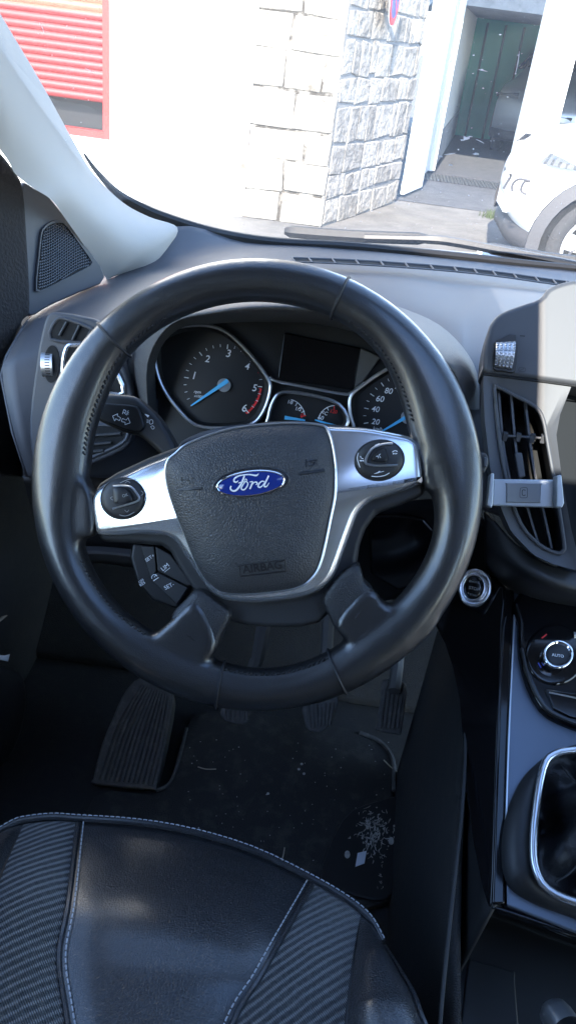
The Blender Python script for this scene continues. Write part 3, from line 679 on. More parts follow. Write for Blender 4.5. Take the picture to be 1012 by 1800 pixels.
# ================================================================== STALK
sk = thing('indicator_stalk', 'black indicator and light stalk with white arrows left of the steering column', 'stalk', WP.p(290, 780, -.05))
SK = WP.off(-.045)
stalk_out = [(140, 705), (150, 694), (172, 692), (210, 693), (234, 696), (246, 703), (262, 717), (276, 731), (288, 748), (298, 765), (312, 796), (300, 815), (283, 800), (268, 786), (254, 774), (240, 765), (214, 759), (170, 738), (145, 725)]
MB().prism(spl(stalk_out, 2, True), SK, -.024, 0).build('stalk_arm', M['dark'], sk, bev=.006, seg=4)
MB().prism(spl([(150, 712), (172, 708), (210, 710), (240, 714), (248, 728), (254, 752), (240, 760), (214, 754), (172, 735)], 2, True), SK, -.004, .0025).build('stalk_sleeve', M['darker'], sk, bev=.002)
def zs(x, y): return (160+x/5.953, 680+y/5.953)
mm = MB()
for pts in ([(228, 305), (280, 283), (278, 302), (312, 325), (300, 352), (262, 335), (250, 355), (228, 305)], [(330, 330), (370, 347), (390, 325), (410, 375), (360, 395), (358, 372), (322, 362), (330, 330)],
            [(330, 285), (345, 238)], [(345, 240), (366, 248), (358, 272), (338, 266)], [(350, 274), (378, 296)], [(376, 262), (396, 250)], [(376, 272), (398, 270)], [(374, 280), (394, 286)]):
    mm.ribbon([zs(*q) for q in pts] if len(pts) < 4 else [zs(*q) for p_, q_ in zip(pts, pts[1:]) for q in (p_, ((p_[0]*.5+q_[0]*.5), (p_[1]*.5+q_[1]*.5)))]+[zs(*pts[-1])], .9, SK, .0032)
for pts in ([(620, 345), (645, 348), (648, 380), (622, 390), (612, 370), (620, 345)], [(585, 345), (608, 350)], [(582, 358), (605, 362)], [(582, 372), (604, 374)], [(625, 415), (650, 408), (664, 430), (645, 442), (625, 415)]):
    mm.ribbon([zs(*q) for q in pts], .8, SK, .0008)
mm.ribbon([zs(565, 285), zs(605, 310)], [1, 4.5], SK, .0008)
mm.build('stalk_symbols', M['white_mark'], sk)
# small right stalk tip
rs = thing('wiper_stalk', 'tip of the black wiper stalk showing at the right edge of the wheel rim', 'stalk', WP.p(852, 810, -.045))
MB().prism(spl([(780, 792), (845, 795), (856, 800), (858, 815), (853, 826), (845, 832), (780, 822)], 2, True), SK, -.02, 0).build('stalk_arm', M['dark'], rs, bev=.005)
MB().prism([(850, 803), (857, 805), (855, 822), (849, 820)], SK, -.004, .002).build('stalk_switch', M['dash'], rs, bev=.001)

# ================================================================== PHONE HOLDER
PH = ST.off(.022)
ph = thing('phone_holder', 'empty grey clamp phone holder clipped onto the centre air vent', 'phone holder', PH.p(920, 868))
MB().prism([(866, 842), (982, 843), (986, 893), (864, 889)], PH, -.006, 0).build('back_plate', M['holder'], ph, bev=.0015)
MB().prism([(860, 833), (868, 831), (866, 884), (863, 894), (855, 888)], PH, -.006, .016).build('clamp_arm', M['holder'], ph, bev=.0015)
MB().prism([(977, 836), (986, 834), (991, 884), (987, 893), (977, 892)], PH, -.006, .016).build('clamp_arm', M['holder'], ph, bev=.0015)
pd = MB().prism(spl([(892, 849), (948, 850), (950, 853), (949, 881), (945, 884), (893, 883), (890, 880), (890, 852)], 2, True), PH, -.001, .0022).build('rubber_pad', M['holder_pad'], ph, bev=.0008)
mm = MB(); mm.ribbon([(914, 858), (920, 857), (925.5, 858), (926, 866), (925.5, 874), (919.5, 875), (913.5, 874), (913, 866), (914, 858)], .8, PH, .0026); mm.ribbon([(923, 862), (919, 861), (917, 863), (917, 869), (919, 871), (923, 870)], 1.2, PH, .0026)
mm.build('pad_emblem', M['moulded_mark'], pd)
MB().prism([(905, 850), (935, 850), (935, 885), (905, 885)], PH, -.03, -.006).build('vent_clip', M['darker'], ph, bev=.002)

# ================================================================== CENTRE CONSOLE
cc = thing('centre_console', 'dark centre console with blue grey trim panel and round climate knob', 'centre console', (.4, 0, .36))
edgeL = [(884, 1035), (881, 1100), (876, 1250), (869, 1440), (864, 1590)]
eL = [CT.p(x, y) for x, y in spl(edgeL, 6)]
Tn = [q.copy() for q in eL]
# left wall down to the floor
MB().loft([[q for q in (eL[0], eL[6], eL[12], eL[18], eL[24])], [V((q.x-.012, q.y, (q.z+.36)/2)) for q in (eL[0], eL[6], eL[12], eL[18], eL[24])], [V((q.x-.02, q.y, .35)) for q in (eL[0], eL[6], eL[12], eL[18], eL[24])]], 3, 3).build('side_wall', M['dark'], cc, solid=.004)
# gloss strip along the edge and body top
s1 = [(884, 1035), (881, 1100), (876, 1250), (869, 1440), (864, 1590)]; s2 = [(904, 1035), (900, 1130), (893, 1280), (888, 1430), (888, 1590)]
MB().prism(spl(s1, 3)+spl(s2, 3)[::-1], CT, -.02, .002).build('gloss_edge', M['gloss'], cc, bev=.0025)
MB().tube([CT.p(x, y, .0022) for x, y in spl([(905, 1060), (901, 1130), (894, 1280), (889, 1430), (888, 1480)], 4)], .0011, seg=6).build('edge_line', M['chrome_dull'], cc)
tp = [(904, 1030), (918, 1030), (916, 1060), (912, 1100), (916, 1150), (930, 1200), (955, 1245), (985, 1265), (1040, 1285), (1200, 1330), (1190, 1345), (1100, 1309), (1012, 1313), (966, 1326), (944, 1362), (933, 1430), (930, 1498), (938, 1546), (960, 1578), (1012, 1600), (1100, 1624), (1230, 1700), (1012, 1640), (890, 1592), (888, 1430), (893, 1280), (900, 1130)]
MB().prism(tp, CT, -.03, .0005).build('trim_panel', M['blue_silver'], cc, bev=.002)
# climate panel
cp = [(920, 1030), (1150, 1030), (1180, 1330), (1040, 1288), (985, 1268), (952, 1246), (928, 1202), (914, 1150), (912, 1095)]
HP = Pl(CT.p(960, 1150, .012), V((0, -.62, .78)))
cpo = MB().prism(spl(cp, 2, True), CT, -.03, .010).build('climate_panel', M['screen'], cc, bev=.006)
MB().tube([CT.p(x, y, .0105) for x, y in spl([(916, 1140), (930, 1196), (954, 1240), (986, 1262), (1040, 1282)], 4)], .0018, seg=6).build('panel_edge', M['dark'], cpo)
K = CT.off(.0105)
MB().dome(ell((974, 1152), 52, 53, 0, 48), K, [(1, 0), (.985, .002), (.9, .0022)]).build('knob_base', M['gloss'], cpo, smooth='all')
ko = MB().dome(ell((980, 1150), 27, 25.5, 0, 40), K, [(1, -.013), (1, -.001), (.95, .0015), (.82, .001), (.78, -.002)], h=.013).build('climate_knob', M['chrome'], cpo, smooth='all')
MB().dome(ell((980, 1150), 21, 20, 0, 36), K, [(1, -.004), (1, -.0008), (.8, 0)], h=.0125).build('knob_cap', M['darker'], ko, smooth='all')
MB().text('AUTO', K, (969, 1153), (990, 1156), .0132, thick=.01).build('knob_lettering', M['white_mark'], ko)
MB().ribbon([(951, 1122), (960, 1115)], 2.6, K, .0035).build('warm_mark', M['red_mark'], cpo)
MB().ribbon([(945, 1165), (950, 1174)], 2.2, K, .0035).build('cold_mark', M['sign_blue'], cpo)
MB().prism([(956, 1210), (1090, 1228), (1110, 1285), (1000, 1260), (972, 1246)], CT, .009, .0125).build('lower_buttons', M['gloss'], cpo, bev=.002)
MB().tube([CT.p(964, 1217, .0132), CT.p(1012, 1227, .0132), CT.p(1060, 1236, .0132)], .0009, seg=5).build('button_line', M['chrome_dull'], cpo)
MB().tube([CT.p(1006, 1117, .011), CT.p(1016, 1118, .011)], .004).build('mode_button', M['chrome_dull'], cpo)
# lower lip under the stack
MB().loft([[Y(850, 900, .13), Y(900, 950, .1), Y(960, 990, .085), Y(1060, 1020, .09)], [Y(850, 960, .12), Y(900, 1000, .085), Y(960, 1025, .065), Y(1060, 1055, .07)], [Y(850, 1000, .15), Y(900, 1040, .12), Y(960, 1060, .11), Y(1060, 1080, .12)]], 5, 5).build('stack_lip', M['dark'], cc, smooth='all', solid=.004)
# gear surround
gs_o = spl([(886, 1500), (888, 1460), (898, 1415), (925, 1360), (965, 1325), (1012, 1309), (1080, 1300), (1180, 1330), (1200, 1600), (1100, 1640), (1012, 1610), (950, 1588), (905, 1562), (890, 1535)], 3, True)
gs_h = spl([(940, 1430), (953, 1352), (972, 1326), (1012, 1318), (1090, 1315), (1130, 1360), (1130, 1560), (1090, 1600), (1012, 1586), (962, 1563), (941, 1530), (936, 1490)], 3, True)
gso = MB().ring(gs_o, gs_h, CT, .012, -.02, 80, -.012, (1030, 1460)).build('gear_surround', M['dark'], cc, smooth='all')
MB().tube([CT.p(x, y, .026) for x, y in gs_h], .0034, True, 10).build('silver_ring', M['silver'], gso, smooth='all')
# tray behind the console
MB().prism([(800, 1600), (864, 1592), (900, 1600), (1012, 1642), (1150, 1680), (1200, 2100), (740, 2100), (786, 1800)], Pl((.2, -.2, .62), (0, 0, 1)), -.2, 0).build('rear_tray', M['dark'], cc, bev=.012)
TR = Pl((.2, -.2, .62), (0, 0, 1))
MB().prism(spl([(822, 1692), (835, 1688), (898, 1706), (905, 1725), (905, 1900), (800, 1900), (812, 1780)], 2, True), TR, -.001, .003).build('tray_mat', M['dark'], cc, bev=.002)
MB().loft([[CT.p(864, 1590, -.002), CT.p(920, 1608, -.002), CT.p(1012, 1640, -.002), CT.p(1150, 1690, -.002)], [TR.p(868, 1606, .002), TR.p(920, 1625, .002), TR.p(1012, 1660, .002), TR.p(1150, 1710, .002)]], 4, 3).build('console_end', M['gloss'], cc, smooth='all', solid=.003)

# gear lever
gl = thing('gear_lever', 'black leather gear gaiter inside the silver ring of the console', 'gear lever', CT.p(1030, 1450, -.02))
gp = MB(); c = (1050, 1430); ringp = resamp(gs_h, 72, c); rowsg = []
for j in range(26):
    t = j/25; rw = []
    for i in range(73):
        x, y = ringp[i % 72]; a = 2*math.pi*(i % 72)/72
        k = 1-.80*t; sag = -.022*math.sin(math.pi*min(1, t*1.55))+.16*max(0, t-.62)**1.15
        fold = .010*math.sin(3*a+5*t+.8*math.sin(2*a))*math.sin(math.pi*t)+.004*math.sin(7*a-6*t)*math.sin(math.pi*t)
        rw.append(CT.p(c[0]+(x-c[0])*k, c[1]+(y-c[1])*k, .012)+CT.n*(sag+fold*1.7))
    rowsg.append(rw)
gp.grid(rowsg).build('gaiter', M['gaiter'], gl, smooth='all')
MB().tube([CT.p(1050, 1430, .06), CT.p(1056, 1420, .10), CT.p(1062, 1410, .135)], [.010, .009, .02]).build('lever_shaft', M['dark'], gl)
for pts in ([(975, 1550), (1000, 1535), (1030, 1500)], [(985, 1345), (1000, 1365), (1030, 1390)]):
    MB().tube([CT.p(x, y, .0135) for x, y in spl(pts, 4)], .0009, seg=5).build('gaiter_seam', M['black_thread'], gl)
# handbrake
hb = thing('handbrake_lever', 'dark handbrake lever with a chrome tip at the bottom right corner', 'handbrake', TR.p(985, 1800))
q0, q1 = Z(960, 1768, .66), Z(1010, 1795, .665)
dirh = (q1-q0).normalized()
a = Z(972, 1778, .665); d = V((.10, -.30, .12)).normalized()
MB().tube([a-d*.004, a, a+d*.006, a+d*.02], [.009, .0125, .0135, .0135], seg=20).build('chrome_tip', M['chrome_dull'], hb)
MB().tube([a+d*.02, a+d*.03, a+d*.12], [.0135, .016, .017], seg=20).build('lever_grip', M['leather'], hb)

# ================================================================== CAR BODY
cb = thing('car_interior_shell', 'pale windscreen pillar and dusty windscreen of the car around the dashboard', 'car body', (.38, 0, .35))
Rg = [(-75, -110, .20), (0, 22, .30), (70, 140, .40), (128, 245, .49), (165, 305, .545), (215, 355, .59), (262, 381, .615), (312, 400, .635)]
Lg = [(-170, 60, .13), (0, 262, .27), (28, 306, .30), (60, 331, .33), (92, 352, .36), (115, 384, .40), (150, 434, .45), (186, 488, .50)]
ra_, rb_, rc_, rd_ = [], [], [], []
for (a, b) in zip(Rg, Lg):
    p, q = Y(*a), Y(*b)
    tow = (CC-(p+q)/2).normalized()
    ra_.append(p); rb_.append(lerp(p, q, .30)+tow*.022); rc_.append(lerp(p, q, .62)+tow*.026); rd_.append(q)
ra_.append(Y(297, 436, .612)); rb_.append(Y(272, 466, .575)); rc_.append(Y(228, 478, .54)); rd_.append(Y(187, 490, .50))
pil = [ra_, rb_, rc_, rd_]
MB().loft(pil, 5, 6).build('pillar_trim', M['pillar'], cb, smooth='all')
# windscreen seal
sp_ = [(148, 270, .56), (170, 301, .58), (206, 339, .61), (254, 368, .64), (312, 390, .665), (370, 407, .69), (430, 419, .73), (500, 427, .76), (600, 432, .79), (700, 441, .815), (800, 451, .835), (900, 462, .85), (1012, 473, .865), (1120, 484, .87)]
q = spl([Y(*t) for t in sp_], 5); n = len(q)
MB().tube(q, [.0014+.0062*min(1, i/14) for i in range(n)], seg=8).build('windscreen_seal', M['seal'], cb)
wb = [(-.62, .30, .99), (-.36, .68, 1.0), (-.1, .84, 1.0), (.38, .93, 1.0), (.86, .84, 1.0), (1.12, .68, 1.0), (1.38, .30, .99)]
wt = [(.38+(x-.38)*.9, y-.80, 1.47) for x, y, z in wb]; wm_ = [(lerp(a[0], b[0], .5), lerp(a[1], b[1], .5)+.02, lerp(a[2], b[2], .5)+.03) for a, b in zip(wb, wt)]
MB().loft([[V(a) for a in wb], [V(a) for a in wm_], [V(a) for a in wt]], 5, 6).build('windscreen', M['windscreen'], cb, smooth='all')
# marks on the windscreen (splats)
fl = MB(); WSp = Pl((.3, .72, 1.16), (0, .57, .82))
def splat(x, y, r, n=9, sq=.6):
    fl.add([WSp.p(x+r*random.uniform(.4, 1.2)*math.cos(2*math.pi*k/n), y+sq*r*random.uniform(.3, 1.2)*math.sin(2*math.pi*k/n), 0) for k in range(n)], [tuple(range(n))])
for x, y, r in ((818, 243, 10), (826, 240, 5), (812, 246, 5), (847, 123, 4), (848, 155, 3), (836, 270, 6), (792, 290, 4), (910, 97, 3), (905, 130, 2.5), (775, 275, 4), (765, 292, 3), (828, 225, 2)): splat(x, y, r, 9, .45)
for k in range(70): splat(random.uniform(690, 1000), random.uniform(10, 420), random.uniform(.6, 1.5), 6)
for k in range(20): splat(random.uniform(20, 200), random.uniform(10, 230), random.uniform(.6, 1.8), 6)
for a, b in (((905, 130), (912, 90)), ((836, 245), (850, 252)), ((780, 272), (800, 269)), ((840, 122), (856, 126)), ((70, 40), (78, 58)), ((150, 120), (165, 128))):
    fl.ribbon([a, ((a[0]+b[0])/2+1, (a[1]+b[1])/2), b], [.6, 1.6, .5], WSp, 0)
fo = fl.build('windscreen_dirt', M['paper'], cb, recalc=False); fo['kind'] = 'stuff'
# cowl outside the glass
MB().loft([[Y(300, 393, .70), Y(430, 420, .80), Y(560, 428, .86), Y(800, 448, .92), Y(1060, 474, .95)], [Y(300, 390, .76), Y(430, 415, .86), Y(560, 423, .92), Y(800, 441, .98), Y(1060, 464, 1.02)], [Y(300, 396, .84), Y(430, 418, .94), Y(560, 424, 1.0), Y(800, 443, 1.06), Y(1060, 466, 1.1)]], 5, 4).build('cowl', M['holder_pad'], cb, smooth='all')
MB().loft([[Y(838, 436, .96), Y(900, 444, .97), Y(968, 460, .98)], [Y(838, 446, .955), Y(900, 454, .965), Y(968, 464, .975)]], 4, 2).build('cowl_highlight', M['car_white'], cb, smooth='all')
# unseen roof, rails, pillars, sides; glass panel opening shaped to place the sun patch
rf = MB()
RX0, RX1, RY0, RY1 = .161, .58, -.66, -.05
for x0, x1, y0_, y1_ in ((-.50, RX0, -1.7, .08), (RX1, 1.27, -1.7, .08), (RX0+.001, RX1-.001, RY1, .08), (RX0+.001, RX1-.001, -1.7, RY0)): rf.box(((x0+x1)/2, (y0_+y1_)/2, 1.53), (x1-x0, y1_-y0_, .05))
rf.build('roof', M['headliner'], cb, bev=.012)
MB().box(((RX0+RX1)/2, (RY0+RY1)/2, 1.548), (RX1-RX0-.004, RY1-RY0-.004, .006)).build('roof_glass', M['roofglass'], cb)
for x in (-.50, 1.26):
    bp_ = MB(); bp_.box((x, -.92, 1.0), (.07, .36, 1.1)); bp_.box((x, -1.6, 1.0), (.07, .3, 1.1))  # unseen; front one widened to keep sun off the footrest
    bp_.build('side_pillar', M['headliner'], cb, bev=.02)
MB().box((.38, -1.75, .95), (1.7, .06, 1.2)).build('rear_sun_block', M['dark'], cb)  # unseen; closed up to the roof to stop sun from behind
MB().box((-.50, -1.33, 1.0), (.03, .60, 1.1)).build('rear_side_sun_block', M['dark'], cb)  # unseen opaque side, added to block sun through the rear door
# far pillar (passenger side)
MB().tube([V((1.16, .60, 1.02)), V((1.10, .36, 1.24)), V((1.02, .1, 1.47))], .05, seg=12).build('pillar_trim', M['pillar'], cb, smooth='all')
# floor and footwell
MB().loft([[V((-.46, .62, .95)), V((.0, .66, .95)), V((.5, .66, .95)), V((1.2, .62, .95))], [V((-.46, .56, .62)), V((0, .6, .62)), V((.5, .6, .62)), V((1.2, .56, .62))], [V((-.46, .42, .38)), V((0, .44, .38)), V((.5, .44, .38)), V((1.2, .42, .38))], [V((-.46, .30, .355)), V((0, .3, .355)), V((.5, .3, .355)), V((1.2, .3, .355))], [V((-.46, -1.7, .35)), V((0, -1.7, .35)), V((.5, -1.7, .35)), V((1.2, -1.7, .35))]], 4, 5).build('floor_carpet', M['carpet'], cb, smooth='all', solid=.01)
MB().loft([[V((-.40, .6, .35)), V((-.385, .2, .35)), V((-.37, -.1, .35)), V((-.37, -.6, .35))], [V((-.38, .6, .6)), V((-.37, .2, .58)), V((-.38, -.1, .5)), V((-.38, -.6, .48))], [V((-.37, .6, .95)), V((-.38, .3, .9)), V((-.42, -.1, .52)), V((-.42, -.6, .5))]], 4, 4).build('kick_panel', M['carpet'], cb, smooth='all', solid=.006)
# tunnel side with carpet and edge line
MB().loft([[V((.238, .3, .80)), V((.241, .1, .74)), V((.232, -.15, .66)), V((.228, -.5, .62))], [V((.236, .3, .58)), V((.233, .1, .56)), V((.225, -.15, .52)), V((.222, -.5, .5))], [V((.232, .3, .35)), V((.226, .1, .35)), V((.219, -.15, .35)), V((.215, -.5, .35))]], 4, 4).build('tunnel_carpet', M['carpet'], cb, smooth='all', solid=.006)
MB().tube([lerp(p, CC, .05) for p in spl([Y(806, 1180, .10), Y(817, 1290, .03), Y(812, 1420, -.05), Y(797, 1560, -.12), Y(780, 1720, -.19), Y(764, 1900, -.26)], 5)], .0016, seg=6).build('tunnel_edge', M['carpet_edge'], cb)

# ================================================================== DRIVER DOOR
dd = thing('driver_door', 'black driver door with triangular speaker corner beside the pale pillar', 'door', (-.42, -.2, .45))
co = MB().prism(spl([(40, 326), (62, 331), (82, 340), (106, 368), (140, 415), (186, 487), (140, 515), (90, 537), (54, 556), (46, 520), (42, 430)], 3, True), DP, -.03, 0).build('speaker_corner', M['dash'], dd, bev=.004)
gr_ = spl([(80, 402), (90, 394), (104, 391), (116, 396), (140, 428), (162, 460), (157, 468), (115, 490), (74, 510), (66, 504), (70, 455), (75, 412)], 4, True)
gm = MB()
gm.ring([(112+(x-112)*1.05, 453+(y-453)*1.05) for x, y in gr_], gr_, DP, .0035, -.002, 60, 0, (105, 455)).build('grille_frame', M['dash2'], co)
# perforated mesh as real bosses
bm_ = MB(); gi = [(105+(x-105)*.985, 455+(y-455)*.985) for x, y in gr_]
MB().prism(gi, DP, -.004, .0012).build('speaker_grille', M['void'], co)
def inside(p, poly):
    r = False; j = len(poly)-1
    for i in range(len(poly)):
        (xi, yi), (xj, yj) = poly[i], poly[j]
        if (yi > p[1]) != (yj > p[1]) and p[0] < (xj-xi)*(p[1]-yi)/(yj-yi)+xi: r = not r
        j = i
    return r
for r_ in range(0, 32):
    run = []
    for k in range(0, 60):
        x = 60+k*2.0; y = 372+r_*5.0+k*-.9+5*math.sin(k*.12)+ (1.2 if k % 2 else -1.2)
        if inside((x, y), gi): run.append(DP.p(x, y, .002))
        else:
            if len(run) > 2: bm_.tube(run, .00085, seg=5)
            run = []
    if len(run) > 2: bm_.tube(run, .00085, seg=5)
bm_.build('grille_weave', M['dash2'], co)
# window seal and frame at the very left
SLp = Pl(DP.o+DP.n*.004, DP.n)
MB().dome(spl([(-70, 215), (-35, 235), (0, 268), (24, 300), (37, 328), (44, 420), (50, 545), (38, 566), (8, 622), (-30, 640), (-70, 500)], 3, True), DP, [(1, -.03), (1, -.004), (.97, .003), (.9, .006), (.8, .006)]).build('window_frame', M['felt'], dd, smooth='all')
# door frame added above the side window, low enough to block sun
MB().tube([V((-.36, .27, 1.22)), V((-.385, .0, 1.40)), V((-.40, -.3, 1.455)), V((-.41, -.95, 1.45))], [.035, .045, .05, .05], seg=12).build('window_surround', M['felt'], dd, smooth='all')
# lower card
MB().loft([[V((-.375, .42, .96)), V((-.395, .2, .96)), V((-.42, -.2, .97)), V((-.44, -.75, .98))], [V((-.375, .42, .86)), V((-.385, .2, .88)), V((-.40, -.2, .90)), V((-.43, -.75, .92))], [V((-.40, .42, .70)), V((-.42, .2, .70)), V((-.44, -.2, .70)), V((-.45, -.75, .72))], [V((-.40, .42, .42)), V((-.41, .2, .42)), V((-.42, -.2, .42)), V((-.42, -.75, .42))]], 5, 5).build('door_card', M['dark'], dd, smooth='all', solid=.01)
DK = Pl((-.37, .1, .6), (.95, -.25, .1))
MB().dome(spl([(-120, 1170), (0, 1172), (30, 1182), (39, 1210), (36, 1260), (20, 1310), (-10, 1345), (-120, 1360)], 3, True), DK, [(1, -.04), (1, .004), (.96, .009), (.85, .011)]).build('door_pocket', M['dark'], dd, smooth='all')

# ================================================================== SEAT
se = thing('driver_seat', 'driver seat with shiny black leather centre and ribbed grey fabric side panels', 'seat', (0, -.35, .4))
zf = .69
curv = {
 'LO': ([(-12, 1474), (-60, 1540), (-130, 1650), (-180, 1750), (-280, 2000), (-480, 2500)], [.67, .70, .715, .72, .73, .74]),
 'LB': ([(42, 1450), (0, 1545), (-25, 1650), (-35, 1740), (-60, 2000), (-150, 2500)], [.668, .69, .695, .695, .695, .69]),
 'LC': ([(137, 1450), (120, 1590), (104, 1680), (115, 1775), (150, 2000), (160, 2500)], [.672, .688, .688, .685, .68, .67]),
 'CR': ([(548, 1556), (492, 1655), (455, 1722), (410, 1797), (340, 2000), (240, 2500)], [.672, .686, .688, .685, .68, .67]),
 'RB': ([(634, 1610), (622, 1680), (612, 1760), (608, 1800), (600, 2000), (560, 2500)], [.668, .688, .694, .695, .695, .69]),
 'RO': ([(672, 1664), (698, 1706), (722, 1747), (742, 1800), (830, 2000), (900, 2500)], [.670, .690, .704, .712, .72, .74])}
C3 = {k: spl([Z(p[0], p[1], z) for p, z in zip(*v_)], 8) for k, v_ in curv.items()}
FPX = spl([(-12, 1474), (18, 1456), (42, 1449), (90, 1444), (137, 1447), (220, 1452), (300, 1463), (380, 1482), (460, 1510), (548, 1554), (598, 1583), (634, 1609), (655, 1632), (672, 1664)], 8)
def front_run(a, b):
    px_ = [curv[k][0][0] for k in (a, b)]
    ii = [min(range(len(FPX)), key=lambda i: (FPX[i][0]-p[0])**2+(FPX[i][1]-p[1])**2) for p in px_]
    out = []
    for k in range(13):
        t = lerp(ii[0], ii[1], k/12); i = int(min(t, len(FPX)-2)); q = lerp(V(FPX[i]), V(FPX[i+1]), t-i); out.append(Z(q.x, q.y, .670))
    return out
def panel(a, b, name, m_, bul, frontmid=None):
    A_, B_ = C3[a], C3[b]; n = len(A_); rows_ = []; FR = front_run(a, b)
    for i in range(n):
        rw = []
        for k in range(13):
            u = k/12; p = lerp(A_[i], B_[i], u); s_ = math.sin(math.pi*u)
            edge_ = min(1, i/7)
            p = p+V((0, 0, bul*(s_**.7)*(.25+.75*edge_)))
            if i < 14: w_ = (1-i/14)**2; p = p+(FR[k]-lerp(A_[0], B_[0], u))*w_-V((0, 0, bul*(s_**.7)*.25*w_*(i < 1)))
            rw.append(p)
        rows_.append(rw)
    # roll the front edge down
    fr = rows_[0]
    r1 = [q+V((0, .010, -.012)) for q in fr]; r2 = [q+V((0, .012, -.05)) for q in fr]; r3 = [q+V((0, -.03, -.22)) for q in fr]
    MB().grid([r3, r2, r1]+rows_).build(name, m_, se, smooth='all', recalc=True)
    return fr
f1 = panel('LO', 'LB', 'side_bolster', M['seat_leather'], .012, .01)
f2 = panel('LB', 'LC', 'fabric_panel', M['twill'], .006, .004)
f3 = panel('LC', 'CR', 'centre_panel', M['seat_leather'], .010, .032)
f4 = panel('CR', 'RB', 'fabric_panel', M['twill'], .006, .004)
f5 = panel('RB', 'RO', 'side_bolster', M['seat_leather'], .014, .008)
fe = f1+f2[1:]+f3[1:]+f4[1:]+f5[1:]
MB().tube([q+V((0, .004, .0012)) for q in fe], .0028, seg=6).build('front_piping', M['seat_leather'], se)
stt = MB()
def stitches(pts, step=.0052, ln=.0036, off=V((0, 0, .0016)), r=.0006):
    d = 0; acc = 0
    for a, b in zip(pts, pts[1:]):
        L_ = (b-a).length; t = acc
        while t < L_:
            e = (b-a).normalized(); stt.tube([a+e*t+off-e*ln/2, a+e*t+off+V((0, 0, .0004)), a+e*t+off+e*ln/2], r, seg=4); t += step
        acc = t-L_
stitches([q+V((0, .006, .0028)) for q in fe])
LCs = [q+V((.0055, 0, .0025)) for q in C3['LC'][:28]]; CRs = [q+V((-.0055, 0, .0025)) for q in C3['CR'][:28]]
stitches(LCs); stitches(CRs)
so_ = stt.build('stitching', M['thread'], se)
for k, s_ in (('LC', 1), ('CR', -1)): MB().tube([q+V((0, 0, .0008)) for q in C3[k][:34]], .0024, seg=6).build('seam_piping', M['seat_leather'], se)
for k in ('LB', 'RB'): MB().tube([q+V((0, 0, .0002)) for q in C3[k][:34]], .0013, seg=6).build('seam_piping', M['darker'], se)
# outer right side of the cushion falling to the floor
RO = C3['RO']; LO = C3['LO']
for E_, sx in ((RO, 1), (LO, -1)):
    MB().grid([[q+V((0, 0, 0)) for q in E_], [q+V((sx*.006, 0, -.02)) for q in E_], [q+V((sx*.004, 0, -.09)) for q in E_], [q+V((-sx*.02, -.02, -.24)) for q in E_]]).build('cushion_side', M['seat_leather'], se, smooth='all')
MB().tube([q+V((.002, 0, .0005)) for q in RO[:34]], .0022, seg=6).build('side_piping', M['seat_leather'], se)
MB().box((0, -.40, .42), (.36, .5, .10)).build('seat_base', M['darker'], se, bev=.02)
bk = MB().loft([[V((-.25, -.60, .68)), V((-.12, -.68, .68)), V((0, -.69, .68)), V((.12, -.68, .68)), V((.25, -.60, .68))], [V((-.26, -.66, .95)), V((-.12, -.77, .95)), V((0, -.78, .95)), V((.12, -.77, .95)), V((.26, -.66, .95))], [V((-.2, -.80, 1.28)), V((-.1, -.84, 1.3)), V((0, -.85, 1.3)), V((.1, -.84, 1.3)), V((.2, -.80, 1.28))]], 4, 5)
bk.build('backrest', M['seat_leather'], se, smooth='all', solid=.09)
MB().box((0, -.90, 1.40), (.26, .09, .18)).build('headrest', M['seat_leather'], se, bev=.035)

# ================================================================== PEDALS, FOOTREST, MAT, LITTER
def pedal(name, label, pts, y, nrm, ribs, arm, armr):
    pl = Pl(Y(*ctr(pts), y), nrm); r = thing(name, label, 'pedal', pl.p(*ctr(pts)))
    pad = MB().prism(spl(pts, 2, True), pl, -.014, 0).build('pedal_pad', M['rubber'], r, bev=.003)
    rb = MB()
    for a, b in ribs: rb.tube([pl.p(*a, .0008), pl.p(*b, .0008)], .0019, seg=6)
    rb.build('pad_rib', M['rubber'], pad)
    MB().tube(arm(pl), armr).build('pedal_arm', M['pedal_metal'], r)
nP = (0, -.78, .62)
pedal('clutch_pedal', 'steel armed clutch pedal, leftmost of the three pedals under the wheel', [(388, 1245), (442, 1240), (438, 1266), (425, 1274), (395, 1268)], .25, nP,
      [((396+k*8, 1248), (396+k*8, 1266)) for k in range(6)], lambda pl: [Y(412, 1252, .262), Y(432, 1195, .29), Y(452, 1160, .30), Y(465, 1090, .31), Y(472, 1040, .32)], [.008, .009, .010, .011, .011])
pedal('brake_pedal', 'worn rubber brake pedal in the middle of the three pedals', [(534, 1230), (592, 1222), (590, 1250), (580, 1274), (564, 1288), (542, 1284), (535, 1268)], .25, nP,
      [((541+k*7.5, 1240-k), (546+k*5.5, 1280-k*.8)) for k in range(7)], lambda pl: [Y(565, 1245, .262), Y(570, 1190, .30), Y(575, 1120, .32), Y(578, 1060, .34)], .009)
pedal('accelerator_pedal', 'long ribbed accelerator pedal at the right beside the tunnel', [(672, 1196), (713, 1201), (711, 1240), (705, 1288), (698, 1292), (662, 1285), (660, 1278), (668, 1230)], .28, (-.1, -.8, .6),
      [((678+k*7.5, 1206), (668+k*7.5, 1280)) for k in range(5)], lambda pl: [Y(692, 1215, .29), Y(698, 1170, .33), Y(702, 1120, .36)], .009)
fr = thing('footrest', 'ribbed black rubber dead pedal footrest at the left of the footwell', 'footrest', Y(230, 1380, .19))
FRp = Pl(Y(240, 1310, .235), (.05, -.57, .82))
fro = MB().prism(spl([(236, 1196), (262, 1190), (300, 1212), (306, 1230), (296, 1290), (276, 1382), (266, 1388), (166, 1378), (164, 1368), (178, 1310), (198, 1262), (214, 1225)], 2, True), FRp, -.05, 0).build('footrest_body', M['rubber'], fr, bev=.004)
